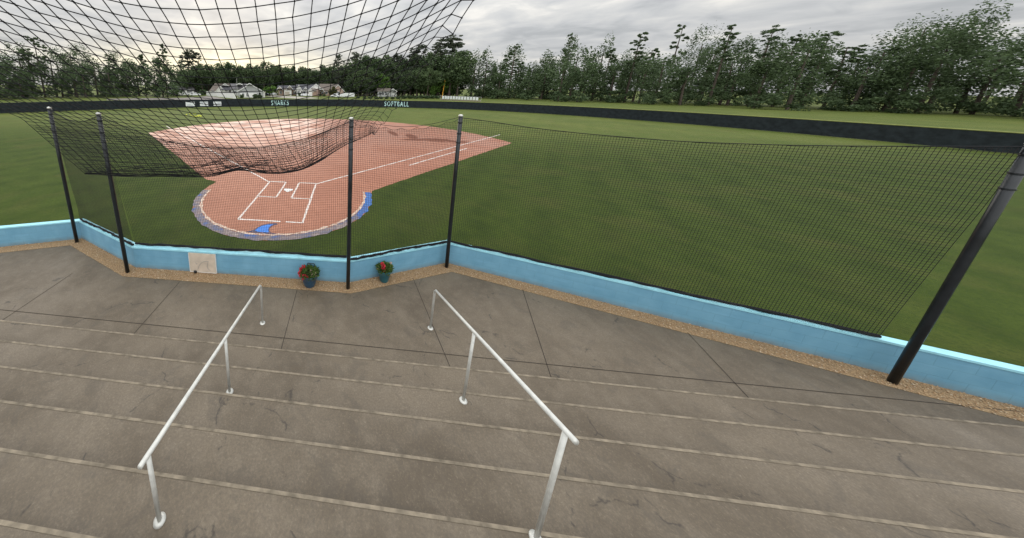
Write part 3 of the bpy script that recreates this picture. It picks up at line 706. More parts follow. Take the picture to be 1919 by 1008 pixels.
A, B = Vector((-1.38, -6.252)), Vector((-0.62, -6.245))
wd = (B-A).length; pl = thing('wall_plaque', 'square cream stone plaque with a carved fin set on the blue wall', 'plaque', (A.x, A.y-.004, .04), math.atan2(B.y-A.y, B.x-A.x))
b = MB(); b.box(0, wd, -.03, 0, 0, .575); b.build('slab', MSTONE, pl)
b = MB(); b.box(-.012, 0, -.034, 0, -.012, .575); b.box(wd, wd+.012, -.034, 0, -.012, .575); b.box(0, wd, -.034, 0, -.012, 0); b.build('border', MWHITE, pl)
b = MB()
def carve(pts): b.tube([(x*wd, -.032, z*.575) for x, z in pts], .006, 5)
carve([(.30, .13), (.33, .27), (.40, .42), (.50, .55), (.62, .61), (.74, .62), (.70, .52), (.67, .38), (.69, .22), (.78, .10)])
carve([(.24, .50), (.27, .42), (.30, .47)])
b.build('fin_carving', MSTLINE, pl)
q = gnd(366, 512)
fl = thing('foot_fixture', 'small black fixture lying on the gravel by the plaque corner', 'light', (q.x, q.y, .01), -.6)  # small dark object of unknown use, shaped like a spot housing
b = MB(); b.tube([(-.05, 0, .040), (-.02, 0, .042), (.03, 0, .047), (.04, 0, .048)], [.022, .034, .036, .033], 12); b.build('housing', MBLACK, fl, True)
b = MB(); b.box(-.02, .02, -.02, .02, 0, .02); b.box(-.008, .008, -.008, .008, .02, .05); b.build('bracket', MBLACK, fl)

def handrail(label, tip, rise_dir, s):
    t_ = thing('handrail', label, 'handrail', (tip.x, tip.y, 0), 0, 'pale pipe handrails of the seating aisles')
    b = MB()
    end = Vector((rise_dir*1.0, -3.4, tip.z+3.4*s)); k = Vector((0, 0, tip.z))
    b.tube([Vector((0, 0, .006)), Vector((0, 0, tip.z-.10)), Vector((0, -.012, tip.z-.03)), Vector((rise_dir*.02, -.06, tip.z+.03)), end], .024, 12)
    b.build('rail', MGALV, t_, True)
    b = MB(); b.lathe([(.001, .02), (.028, .02), (.058, .012), (.06, .004)], 16); b.build('foot_flange', MGALV, t_, True)
    for yy in (-1.7, -3.3):
        i = max(0, int(((-8.45)-(tip.y+yy))/.56))
        zb = .18*(i+1)
        b = MB(); b.tube([Vector((rise_dir*(-yy)/3.4, yy, zb)), Vector((rise_dir*(-yy)/3.4, yy, tip.z-yy*s))], .022, 10); up_ = b.build('upright', MGALV, t_, True); b = MB(); b.lathe([(.001, zb+.02), (.026, zb+.02), (.056, zb+.012), (.058, zb+.001)], 16, (rise_dir*(-yy)/3.4, yy, 0)); b.build('flange', MGALV, up_, True)
    return t_
T1_ = gnd(489, 534, .98); T2_ = gnd(815, 543, .98)
handrail('pale pipe handrail at the bottom left of the photo, left of the navy pot', T1_, 0.0, .25)
handrail('pale pipe handrail in the bottom right corner of the photo', T2_, 0.0, .40)

# ------------------------------------------------------------------ outfield fence with lettering and banners
FP = [(-75, 10), (-56, 30), (-44.5, 41.5), (-34.54, 48.24), (-23.5, 53.5), (-14.3, 56.6), (-4.4, 59.3), (3.84, 60.7), (15.0, 60.2), (28.6, 58.0), (40, 52), (50, 42), (57, 30), (61, 15), (64, -4), (66, -14)]
FHG = 1.75
def fpath(s):                                          # smooth path through FP, s in segments
    i = min(len(FP)-2, int(s)); t_ = s-i
    p = [Vector(FP[max(0, min(len(FP)-1, i+d))]) for d in (-1, 0, 1, 2)]
    return .5*((2*p[1])+(p[2]-p[0])*t_+(2*p[0]-5*p[1]+4*p[2]-p[3])*t_*t_+(3*p[1]-p[0]-3*p[2]+p[3])*t_**3)
fence = thing('outfield_fence', 'long black windscreen fence curving round the back of the outfield', 'fence', (0, 0, 0))
b = MB(); N = 240; pv = [fpath((len(FP)-1)*i/N) for i in range(N+1)]
for i in range(N):
    w0, w1 = (.02*noise.noise(Vector((pv[j].x*.6, pv[j].y*.6, 0))) for j in (i, i+1))
    A, B = pv[i], pv[i+1]
    b.quad((A.x, A.y+w0, .03), (B.x, B.y+w1, .03), (B.x, B.y+w1, FHG), (A.x, A.y+w0, FHG)); 
    b.quad((A.x, A.y+.012+w0, FHG), (B.x, B.y+.012+w1, FHG), (B.x, B.y+.012+w1, .03), (A.x, A.y+.012+w0, .03))
b.build('windscreen', MSCREEN, fence)
b = MB(); b.tube([(p.x, p.y+.03, FHG+.03) for p in pv if p.x < 6], .035, 6); b.build('top_rail', MBLACK, fence)
b = MB(); b.tube([(p.x, p.y, FHG+.06) for p in pv if p.x > 9], .055, 8); b.build('safety_cap', MYELCAP, fence)
for i in range(2, N, 6):
    p = pv[i]
    if -45 < p.x < 34:
        b = MB(); b.tube([(p.x, p.y+.09, 0), (p.x, p.y+.09, FHG+.10)], .035, 6); b.build('post', MBLACK, fence)
def on_fence(u):                                       # fence point and outward facing direction at image column u
    best = min(range(N*4), key=lambda i: abs(proj_u(fpath((len(FP)-1)*i/(N*4)))-u))
    s = (len(FP)-1)*best/(N*4); a = fpath(s); d = (fpath(s+.02)-fpath(s-.02)).normalized()
    return a, d
def proj_u(p):
    q = Vector((p.x, p.y, 1.0))-CAM; k = q.dot(FWD)
    return 1e6 if k < 1 else PX+F*q.dot(RGT)/k
def vspan(a, v0, v1): return hat(v1, a.x, a.y), hat(v0, a.x, a.y)
def lettering(text, u0, u1, zlo, zhi, label):
    a0_, d0 = on_fence(u0); a1_, _ = on_fence(u1); mid, d = on_fence((u0+u1)/2)
    cu = bpy.data.curves.new('letters', 'FONT'); cu.body = text; cu.extrude = .02; cu.offset = .012; cu.space_character = 1.28
    to = bpy.data.objects.new('letters_tmp', cu); C.objects.link(to)
    bpy.context.view_layer.update()
    me = bpy.data.meshes.new_from_object(to.evaluated_get(bpy.context.evaluated_depsgraph_get()))
    bpy.data.objects.remove(to)
    xs = [v.co.x for v in me.vertices]; ys = [v.co.y for v in me.vertices]
    W_ = (a1_-a0_).length; sx, sz = W_/(max(xs)-min(xs)), (zhi-zlo)/(max(ys)-min(ys))
    for v in me.vertices: v.co = ((v.co.x-min(xs))*sx-W_/2, -v.co.z*.8-.045, (v.co.y-min(ys))*sz)
    me.materials.append(MTEAL)
    o = bpy.data.objects.new('fence_lettering', me); C.objects.link(o)
    nrm = Vector((d.y, -d.x)); o.location = (mid.x+nrm.x*.03, mid.y+nrm.y*.03, zlo); o.rotation_euler = (0, 0, math.atan2(d.y, d.x))
    return tag(o, label, 'lettering', 'block letter words on the outfield fence')
lettering('SHARKS', 508, 540.5, .34, 1.52, 'pale teal block letters reading SHARKS on the black outfield fence')
lettering('SOFTBALL', 721.5, 766, .30, 1.50, 'pale teal block letters reading SOFTBALL on the black outfield fence')
ban = [((348.5, 364.5), 'leftmost white banner on the black fence, grey line along its foot', 0), ((374.5, 389.8), 'middle one of three white banners on the fence, dark lines along its top', 1), ((400, 414.8), 'white banner nearest the SHARKS letters, striped with grey lines', 2)]
for (u0, u1), lab, k in ban:
    a0_, _ = on_fence(u0); a1_, _ = on_fence(u1); mid, d = on_fence((u0+u1)/2); W_ = (a1_-a0_).length; nrm = Vector((d.y, -d.x))
    t_ = thing('fence_banner', lab, 'banner', (mid.x+nrm.x*.03, mid.y+nrm.y*.03, .32), math.atan2(d.y, d.x), 'white banners on the outfield fence')
    b = MB(); b.box(-W_/2, W_/2, -.05, -.03, 0, .98); b.build('sheet', MSIGN, t_)
    b = MB()
    if k == 0: b.box(-W_*.36, W_*.25, -.058, -.051, .16, .22); b.box(-W_*.30, W_*.05, -.058, -.051, .36, .40)
    if k == 1: b.box(-W_*.46, -W_*.02, -.058, -.051, .74, .84); b.box(W_*.06, W_*.45, -.058, -.051, .72, .80); b.box(-W_*.2, -W_*.12, -.058, -.051, .34, .6)
    if k == 2: b.box(-W_*.48, W_*.42, -.058, -.051, .42, .50); b.box(0, W_*.46, -.058, -.051, .56, .60); b.box(W_*.02, W_*.4, -.058, -.051, .74, .78)
    b.build('print', MSIGNINK, t_)
# yellow wild flowers in the turf
MFLW = mat('yellow_flowers', (0.72, 0.74, 0.09), 0.6, noise_scale=3)
b = MB()
for (u, v, n, s) in ((370, 217.5, 16, .30), (372, 218, 10, .25), (364, 213.5, 7, .22), (360, 216.5, 5, .18), (356, 213.5, 3, .12), (350, 215.5, 5, .15), (375, 218.5, 5, .2)):
    p = gnd(u, v)
    for _ in range(n):
        x, y = p.x+random.gauss(0, s), p.y+random.gauss(0, s*2); r = random.uniform(.05, .10)
        b.octa((x, y, r*.7+.02), r)
struct(b.build('yellow_flower_patch', MFLW), 'stuff')

# ------------------------------------------------------------------ street behind the fence
def strip(name, pxs, m, z): return sheet(name, [(lambda q: (q.x, q.y))(gnd(u, v)) for u, v in pxs], m, z)
strip('road', [(345, 186.5), (200, 187.5), (200, 184.8), (345, 183.0), (372, 181.8), (385, 179.6), (402, 181), (430, 186.5)], MROAD, .004)
strip('driveway', [(497, 180.0), (520, 179.6), (548, 180.2), (580, 182.2), (600, 183.5), (588, 184.4), (556, 184.6), (530, 183.0)], MDRIVE, .008)
strip('driveway', [(495, 179.2), (520, 178.6), (532, 179.0), (512, 180.0)], MDRIVE, .012)

def place(u, depth):                                   # ground point straight below image column u at a camera depth
    d = ray(u, 160); q = CAM+d*(depth/d.dot(FWD)); return Vector((q.x, q.y, 0))
def face_cam(p): return math.atan2(p.y-CAM.y, p.x-CAM.x)-math.pi/2
MR_GREY = mat('grey_shingle', (0.135, 0.13, 0.135), 0.85, noise_scale=2, var=0.25)
MR_BROWN = mat('brown_shingle', (0.17, 0.145, 0.125), 0.85, noise_scale=2, var=0.25)
MR_DARK = mat('dark_shingle', (0.075, 0.075, 0.085), 0.85, noise_scale=2, var=0.25)
MSID_W = mat('white_siding', (0.80, 0.79, 0.76), 0.6, noise_scale=1.5, var=0.06)
MSID_G = mat('grey_siding', (0.38, 0.39, 0.385), 0.6, noise_scale=1.5, var=0.06)
MSID_T = mat('tan_siding', (0.50, 0.44, 0.36), 0.6, noise_scale=1.5, var=0.08)
MBRICK = mat('tan_brick', (0.36, 0.25, 0.19), 0.8, noise_scale=6, var=0.25)
MBRICKP = mat('pink_brick', (0.44, 0.32, 0.27), 0.8, noise_scale=6, var=0.2)
MGLASS = mat('window_glass', (0.03, 0.035, 0.045), 0.1, 0.6, noise_scale=2)
MTRIM = mat('white_trim', (0.82, 0.82, 0.80), 0.5, noise_scale=2, var=0.04)
MSHUT = mat('dark_shutter', (0.03, 0.035, 0.04), 0.6, noise_scale=4)
class House:
    def __init__(s, label, u, depth, rot=0):
        p = place(u, depth); s.k = depth/F; s.u = u
        s.o = thing('house', label, 'house', p, face_cam(p)+rot)
    def body(s, x0, x1, y0, y1, h, m): 
        b = MB(); b.box(x0, x1, y0, y1, 0, h); b.build('wall', m, s.o)
    def roof_side(s, x0, x1, y0, y1, z0, z1, m, hip=0.0, wm=None):       # ridge along x
        ym = (y0+y1)/2; oh = .35; b = MB()
        A, B = (x0-oh+hip, ym, z1), (x1+oh-hip, ym, z1)
        sl_ = (z1-z0)/((y1-y0)/2); zz = z0-oh*sl_*.5
        th = Vector((0, 0, .14))
        for f_ in ([(x0-oh, y0-oh, zz), (x1+oh, y0-oh, zz), B, A], [(x1+oh, y1+oh, zz), (x0-oh, y1+oh, zz), A, B]): b.prism(f_, th)
        if hip:
            b.prism([(x0-oh, y1+oh, zz), (x0-oh, y0-oh, zz), A], th); b.prism([(x1+oh, y0-oh, zz), (x1+oh, y1+oh, zz), B], th)
        b.build('roof', m, s.o)
        if not hip and wm:
            b = MB(); b.prism([(x0, y0, z0), (x0, y1, z0), (x0, ym, z1)], (.2, 0, 0)); b.build('gable_wall', wm, s.o); b = MB(); b.prism([(x1-.2, y0, z0), (x1-.2, y1, z0), (x1-.2, ym, z1)], (.2, 0, 0)); b.build('gable_wall', wm, s.o)
    def gable(s, x0, x1, y0, y1, z0, z1, rm, wm, trim=True, oh=.3):       # ridge along y, gable faces the viewer
        xm = (x0+x1)/2; b = MB(); sl_ = (z1-z0)/((x1-x0)/2)
        for sgn in (-1, 1):
            xe = xm+sgn*((x1-x0)/2+oh); ze = z0-oh*sl_
            b.prism([(xm, y0-oh, z1), (xe, y0-oh, ze), (xe, y1, ze), (xm, y1, z1)], (0, 0, .14))
        b.build('roof', rm, s.o)
        b = MB(); b.prism([(x0, y0, z0), (x1, y0, z0), (xm, y0, z1)], (0, .2, 0)); b.build('gable_wall', wm, s.o)
        if trim:
            b = MB()
            for sgn in (-1, 1):
                xe = xm+sgn*((x1-x0)/2+oh); ze = z0-oh*sl_
                b.prism([(xm, y0-oh-.06, z1+.16), (xe, y0-oh-.06, ze+.16), (xe, y0-oh-.06, ze-.14), (xm, y0-oh-.06, z1-.14)], (0, .05, 0))
            b.build('gable_trim', MTRIM, s.o)
    def window(s, x, y, z, wd, h, shutters=False):
        b = MB(); b.box(x-wd/2-.1, x+wd/2+.1, y-.06, y-.005, z-.1, z+h+.1); f_ = b.build('window', MTRIM, s.o)
        b = MB(); b.box(x-wd/2, x-.04, y-.085, y-.062, z, z+h/2-.03); b.box(x+.04, x+wd/2, y-.085, y-.062, z, z+h/2-.03); b.box(x-wd/2, x-.04, y-.085, y-.062, z+h/2+.03, z+h); b.box(x+.04, x+wd/2, y-.085, y-.062, z+h/2+.03, z+h)
        b.build('pane', MGLASS, f_)
        if shutters:
            for sg in (-1, 1):
                b = MB(); xx = x+sg*(wd/2+.1+.22); b.box(xx-.2, xx+.2, y-.07, y-.01, z-.05, z+h+.05); b.build('shutter', MSHUT, s.o)
    def door(s, x, y, wd=1.0, h=2.1, m=None, garage=False):
        b = MB(); b.box(x-wd/2, x+wd/2, y-.07, y-.004, 0.02, h); o = b.build('garage_door' if garage else 'door', m or MTRIM, s.o)
        if garage:
            b = MB()
            for k in range(1, 4): b.box(x-wd/2+.1, x+wd/2-.1, y-.085, y-.072, h*k/4-.02, h*k/4+.02)
            b.build('panel_line', MSID_G, o)
    def col(s, x, y, h):
        b = MB(); b.box(x-.1, x+.1, y-.1, y+.1, 0, h); b.build('porch_post', MTRIM, s.o)
def zz(v, depth, u=600):                               # height for image row v at that depth
    q = at(u, v, depth); return q.z
# far left white house behind the parked cars
d = 150; k = d/F; H = House('white house with grey roof behind the white cars at far left', 344, d)
H.body(-8, 17*k, 0, 8, zz(169.5, d, 350), MSID_W); H.roof_side(-8, 17*k, 0, 8, zz(168.5, d, 350), zz(162, d, 350), MR_GREY, wm=MSID_W)
H.window(9.2*k, 0, 1.0, 1.3, 1.5, True); H.window(-1.5, 0, 1.0, 1.2, 1.5, True); H.door(3*k, 0)
# tan roofed house behind the white fence
d = 150; k = d/F; H = House('house with brown roof and white gables behind the long white vinyl fence', 417, d)
X = lambda u: (u-417)*k
H.body(X(394), X(441), 0, 11, zz(171, d, 417), MSID_W); H.roof_side(X(394), X(441), 0, 11, zz(170.5, d, 417), zz(156, d, 417), MR_BROWN, hip=3.1)
H.gable(X(415), X(428), -1.2, 5, zz(161, d, 417), zz(156.4, d, 417), MR_GREY, MSID_W)
H.gable(X(402), X(424), -2.2, 4, zz(173, d, 417), zz(161.5, d, 417), MR_BROWN, MSID_W)
b = MB(); b.prism([(X(414), -3.2, zz(168.5, d, 417)), (X(434), -3.2, zz(168.5, d, 417)), (X(432), 0, zz(162, d, 417)), (X(416), 0, zz(162, d, 417))], (0, 0, .15)); b.build('porch_roof', MR_DARK, H.o)
for u in (415, 419, 424.5, 427, 432): H.col(X(u), -3.0, zz(168.3, d, 417))
H.window(X(421), -.3, 1, 1.4, 1.5); H.window(X(399), 0, 1, 1.2, 1.4); H.window(X(429), 0, 1, 1.2, 1.4)
# grey gabled house
d = 119; k = d/F; H = House('grey sided house with a broad front gable right of the white fence', 469, d)
X = lambda u: (u-469)*k
H.body(X(447), X(491.5), 0, 12, zz(171.5, d, 469), MSID_G); H.gable(X(446), X(492), 0, 12, zz(170.8, d, 469), zz(157.8, d, 469), MR_GREY, MSID_G)
H.gable(X(463), X(472.5), -.8, 6, zz(158.9, d, 469), zz(156.2, d, 469), MR_GREY, MSID_G)
b = MB(); b.box(X(450), X(480), -.16, -.01, 0.02, zz(174.4, d, 469)); b.build('white_panel', MTRIM, H.o)
H.window(X(455.5), -.16, .5, .8, 1.2); H.window(X(463), -.16, .5, .8, 1.2); H.window(X(486), 0, .9, 1.0, 1.2)
H.body(X(492), X(496), 1.5, 9, zz(172, d, 469), MSID_W)
b = MB(); b.prism([(X(491.6), 1.0, zz(169, d, 469)), (X(497), 1.0, zz(171.5, d, 469)), (X(497), 9.2, zz(171.5, d, 469)), (X(491.6), 9.2, zz(169, d, 469))], (0, 0, .12)); b.build('side_roof', MR_GREY, H.o)
d = 138; k = d/F; H = House('grey roof with low white gable rising behind the grey sided house', 442, d)
X = lambda u: (u-442)*k
H.body(X(434), X(460), 0, 9, zz(167, d, 442), MSID_G); H.roof_side(X(433), X(462), 0, 9, zz(166.5, d, 442), zz(157, d, 442), MR_GREY, wm=MSID_G)
H.gable(X(443.5), X(453.5), -.5, 4, zz(158.5, d, 442), zz(155.6, d, 442), MR_GREY, MSID_W); H.window(X(440), 0, 1, 1.2, 1.3)
# brick house
d = 150; k = d/F; H = House('tan brick house with white garage and small gable, left of the white gabled house', 540, d)
X = lambda u: (u-540)*k
H.body(X(522), X(556), 0, 10, zz(169, d, 540), MBRICK); H.roof_side(X(521), X(557), 0, 10, zz(168, d, 540), zz(160.5, d, 540), MR_DARK, wm=MBRICK)
H.body(X(532.5), X(546), -3.5, 0, zz(167.5, d, 540), MSID_W); H.gable(X(537.5), X(548), -3.6, 4, zz(166, d, 540), zz(160.3, d, 540), MR_BROWN, MSID_T)
b = MB(); b.prism([(X(531.5), -4.0, zz(168, d, 540)), (X(546), -4.0, zz(168, d, 540)), (X(546), 0.4, zz(165.3, d, 540)), (X(532.5), .4, zz(165.3, d, 540))], (0, 0, .15)); b.build('garage_roof', MR_BROWN, H.o)
H.door(X(538), -3.5, 2.6, 2.1, MSID_T, True); H.window(X(551.5), 0, .8, 1.1, 1.4); H.window(X(526), 0, .8, 1.1, 1.4)
H.gable(X(519), X(530), -1.5, 6, zz(167.5, d, 540), zz(162.5, d, 540), MR_BROWN, MSID_T)
# white gabled house
d = 146; k = d/F; H = House('white house with steep white gables and brick garage in the middle of the row', 574, d)
X = lambda u: (u-574)*k
H.body(X(556), X(598), 0, 11, zz(168.5, d, 574), MSID_W); H.roof_side(X(556), X(598), 0, 11, zz(168, d, 574), zz(158.5, d, 574), MR_DARK, wm=MSID_W)
H.body(X(555), X(564), -2.5, 0, zz(166, d, 574), MSID_W); H.gable(X(553.5), X(567), -2.5, 6, zz(170.5, d, 574), zz(159.3, d, 574), MR_DARK, MSID_W)
H.gable(X(579), X(605), -1.5, 7, zz(167.5, d, 574), zz(157.2, d, 574), MR_GREY, MSID_W)
H.gable(X(569.5), X(575.5), -.8, 4, zz(167, d, 574), zz(163, d, 574), MR_DARK, MSID_W)
H.body(X(577.5), X(592), -6, -1.6, zz(170.5, d, 574), MBRICK); H.gable(X(577), X(586), -6.1, -1.0, zz(171, d, 574), zz(166, d, 574), MR_DARK, MSID_W)
b = MB(); b.prism([(X(584), -6.4, zz(170.6, d, 574)), (X(593), -6.4, zz(170.6, d, 574)), (X(591), -2, zz(165.6, d, 574)), (X(582), -2, zz(165.6, d, 574))], (0, 0, .15)); b.build('garage_roof', MR_BROWN, H.o)
H.door(X(581.5), -6, 1.9, 2.2, MSID_W, True); H.window(X(570), 0, .9, 1.3, 1.4); H.window(X(559.5), -2.5, 1.0, 1.1, 1.4); H.window(X(593.5), 0, .9, .9, 1.4)
b = MB(); b.box(X(591.8), X(598), -2, -.01, 0, zz(166, d, 574)); b.build('brick_bay', MBRICKP, H.o)
# grey roofed house with small white dormer
d = 150; k = d/F; H = House('grey roofed house with a little white pointed dormer and brick gable end', 620, d)
X = lambda u: (u-620)*k
H.body(X(598), X(630), 0, 12, zz(170, d, 620), MBRICK); H.roof_side(X(597), X(632), 0, 12, zz(169.5, d, 620), zz(157.5, d, 620), MR_BROWN, wm=MBRICK)
H.gable(X(600.8), X(608), -1.6, 4, zz(171.3, d, 620), zz(167, d, 620), MR_GREY, MBRICK); H.window(X(604.4), -1.6, 1.2, .9, 1.1)
H.body(X(624), X(643.5), -1.2, 9, zz(170, d, 620), MBRICKP); H.gable(X(623), X(644.5), -1.2, 9, zz(170, d, 620), zz(158.8, d, 620), MR_GREY, MBRICKP)
H.window(X(634), -1.2, .9, 1.2, 1.4); H.window(X(612), 0, .9, 1.2, 1.3); H.body(X(641), X(645), 1, 8, zz(171, d, 620), MSID_T)
# small far house right of the dark trees
d = 143; k = d/F; H = House('small weathered grey house with white porch under the trees, above the SOFTBALL letters', 727, d)
X = lambda u: (u-727)*k
H.body(X(709), X(731), 0, 9, zz(171, d, 727), MSID_G); H.roof_side(X(708), X(731), 0, 9, zz(171, d, 727), zz(165.5, d, 727), MR_BROWN, wm=MSID_G)
H.body(X(732), X(742), -1, 6, zz(172, d, 727), MSID_G); H.gable(X(730), X(743.5), -2.5, 6, zz(170.5, d, 727), zz(166.3, d, 727), MR_GREY, MSID_G)
for u in (730.8, 735, 742.6): H.col(X(u), -2.3, zz(170.6, d, 727))
H.window(X(713), 0, .9, 1.2, 1.4); H.window(X(719), 0, .9, 1.2, 1.4); H.window(X(725), 0, .9, 1.2, 1.4); H.door(X(738), -1)

# long white vinyl fence
A = gnd(387.2, 178.8); B = gnd(442, 185.0)
fv = thing('vinyl_fence', 'long plain white vinyl privacy fence in front of the brown roofed house', 'fence', (A.x, A.y, 0), math.atan2(B.y-A.y, B.x-A.x))
Ln = (B-A).length; hF = 2.0
b = MB(); nP = 14
for i in range(nP):
    x0 = Ln*i/nP+.07; x1 = Ln*(i+1)/nP-.07
    nb_ = 9
    for j in range(nb_): 
        a_ = x0+(x1-x0)*j/nb_; b.box(a_+.006, a_+(x1-x0)/nb_-.006, -.02, .02, .08, hF-.12)
b.build('panel', MTRIM, fv)
b = MB(); b.box(0, Ln, -.035, .035, hF-.12, hF); b.box(0, Ln, -.034, .034, .02, .1); b.build('rail', MTRIM, fv)
for i in range(nP+1):
    b = MB(); x = Ln*i/nP; b.box(x-.065, x+.065, -.066, .066, 0, hF+.08); b.build('post', MTRIM, fv)

# vehicles
MCARW = mat('white_car_paint', (0.76, 0.77, 0.78), 0.25, 0.5, noise_scale=2, var=0.03)
MCARS = mat('silver_car_paint', (0.45, 0.48, 0.50), 0.25, 0.5, 0.3, noise_scale=2, var=0.03)
MCARD = mat('dark_car_paint', (0.03, 0.04, 0.06), 0.25, 0.5, noise_scale=2, var=0.05)
MTYRE = mat('tyre_rubber', (0.015, 0.015, 0.016), 0.8, noise_scale=20)
MRIM = mat('alloy_rim', (0.40, 0.41, 0.42), 0.3, 0.5, 0.7, noise_scale=10)
MLAMP = mat('lamp_lens', (0.55, 0.10, 0.08), 0.2, noise_scale=10)
MHEAD = mat('headlight_lens', (0.6, 0.62, 0.64), 0.15, noise_scale=10)
def car(label, p, rz, paint, prof, glass, Ln, wd=1.8, wheels=(.85, -.85), cat='car', name='parked_car', rw=.33):
    t_ = thing(name, label, cat, p, rz, 'vehicles parked along the street')
    b = MB(); hw = wd/2
    rings = [(-hw, .88), (-hw+.10, 1.0), (hw-.10, 1.0), (hw, .88)]
    n = len(prof); base_ = len(b.v)
    for y, s in rings:
        for x, z in prof: zz_ = .28+(z-.28)*(1 if s == 1 else .97); b.v.append((x*(.985 if s < 1 else 1), y*(1 if z < 1.0 else .84), zz_))
    for r_ in range(3):
        for i in range(n):
            j = (i+1) % n; q = base_+r_*n; b.f.append((q+i, q+j, q+n+j, q+n+i)); b.m.append(0)
    b.f.append(tuple(range(base_, base_+n))); b.f.append(tuple(range(base_+3*n+n-1, base_+3*n-1, -1))); b.m += [0, 0]
    b.build('body', paint, t_)
    for sg in (-1, 1):
        b = MB()
        for gp in glass: b.prism([(x, sg*(hw*.845+.004 if z > .99 else hw*.9), z) for x, z in gp], (0, sg*.02, 0))
        b.build('side_window', MGLASS, t_)
        for xw in wheels:
            x = xw*Ln/2*.72
            b = MB(); b.tube([(x, sg*(hw-.2), rw), (x, sg*(hw+.015), rw)], rw, 18); wh = b.build('wheel', MTYRE, t_)
            b = MB(); b.tube([(x, sg*(hw+.016), rw), (x, sg*(hw+.03), rw)], rw*.62, 14); b.build('rim', MRIM, wh)
        b = MB(); b.box(Ln/2-.10, Ln/2-.0, sg*hw*.72-.16, sg*hw*.72+.16, .62, .78); b.build('headlight', MHEAD, t_)
        b = MB(); b.box(-Ln/2, -Ln/2+.08, sg*hw*.75-.12, sg*hw*.75+.12, .72, .95); b.build('tail_light', MLAMP, t_)
    return t_
def suv(L2, h): return [(-L2+.02, .35), (-L2, .9), (-L2+.10, 1.02), (-L2+.35, h-.10), (-L2+.7, h), (L2*.05, h-.02), (L2*.30, h-.18), (L2*.55, 1.05), (L2*.92, .92), (L2, .70), (L2-.02, .35)]
def suvg(L2, h): return [[(-L2+.38, 1.05), (-L2+.55, h-.14), (-L2*.30, h-.12), (-L2*.30, 1.05)], [(-L2*.26, 1.05), (-L2*.26, h-.12), (L2*.03, h-.13), (L2*.24, h-.30), (L2*.44, 1.05)]]
def sedan(L2, h): return [(-L2+.02, .32), (-L2, .78), (-L2*.72, .95), (-L2*.35, h-.05), (0, h), (L2*.18, h-.08), (L2*.48, .98), (L2*.95, .82), (L2, .62), (L2-.02, .32)]
def sedang(L2, h): return [[(-L2*.60, .98), (-L2*.34, h-.10), (-L2*.05, h-.07), (-L2*.05, .98)], [(-L2*.01, .98), (-L2*.01, h-.07), (L2*.15, h-.14), (L2*.40, .99)]]
p = place(364.5, 131); car('white hatchback parked side-on, the car furthest right before the white house', p, face_cam(p)+.05, MCARW, suv(2.45, 1.62), suvg(2.45, 1.62), 4.9)
p = place(345.0, 133); car('white car cut off by the left edge of the photo', p, face_cam(p)+.1, MCARW, sedan(2.2, 1.45), sedang(2.2, 1.45), 4.4)
p = place(572, 139); car('silver white car on the drive in front of the white gabled house', p, face_cam(p)-.25, MCARW, suv(2.2, 1.5), suvg(2.2, 1.5), 4.4)
p = place(502, 146); car('pale car at the near end of the drive beside the round bushy tree', p, face_cam(p)+1.0, MCARS, sedan(2.2, 1.45), sedang(2.2, 1.45), 4.4)
p = place(509.5, 150); car('white van behind the trunk of the round bushy tree', p, face_cam(p)+.35, MCARW, suv(2.4, 1.85), suvg(2.4, 1.85), 4.8, cat='van')
p = place(497, 141); car('dark car beside the right wall of the grey sided house', p, face_cam(p)+.8, MCARD, sedan(2.2, 1.4), sedang(2.2, 1.4), 4.4)
# pickup and covered trailer
p = place(630, 128); pk = [(-2.5, .45), (-2.5, 1.05), (-.7, 1.06), (-.6, 1.70), (-.35, 1.80), (.65, 1.78), (1.25, 1.14), (2.3, 1.02), (2.5, .8), (2.48, .45)]
car('white pickup truck hitched in front of the white covered trailer', p, face_cam(p)+2.5, MCARW, pk, [[(-.5, 1.12), (-.45, 1.66), (.1, 1.68), (.1, 1.12)], [(.16, 1.12), (.16, 1.68), (.62, 1.66), (1.05, 1.15)]], 5.0, 1.9, (.9, -.95), 'pickup truck', 'pickup_truck', .38)
p = place(650.5, 128); d_ = 128; k = d_/F
tr = thing('covered_trailer', 'long low white covered trailer behind the fence, right of the pickup', 'trailer', p, face_cam(p))
b = MB(); x0, x1 = (636.5-650.5)*k, (665-650.5)*k
b.prism([(x0, -1.1, .42), (x1, -1.1, .42), (x1, -1.1, 1.95), (x1-.15, -1.1, 2.12), (x0+1.4, -1.1, 2.12), (x0+.2, -1.1, 1.3)], (0, 2.2, 0)); b.build('body', MCARW, tr)
for xw in (-.6, .5):
    for sg in (-1, 1):
        b = MB(); b.tube([(xw, sg*.95, .36), (xw, sg*1.14, .36)], .36, 16); wh = b.build('wheel', MTYRE, tr)
        b = MB(); b.tube([(xw, sg*1.141, .36), (xw, sg*1.16, .36)], .2, 12); b.build('rim', MRIM, wh)
b = MB(); b.box(x0-.02, x1+.02, -1.14, -1.11, .62, .70); b.build('side_trim', MCARS, tr)
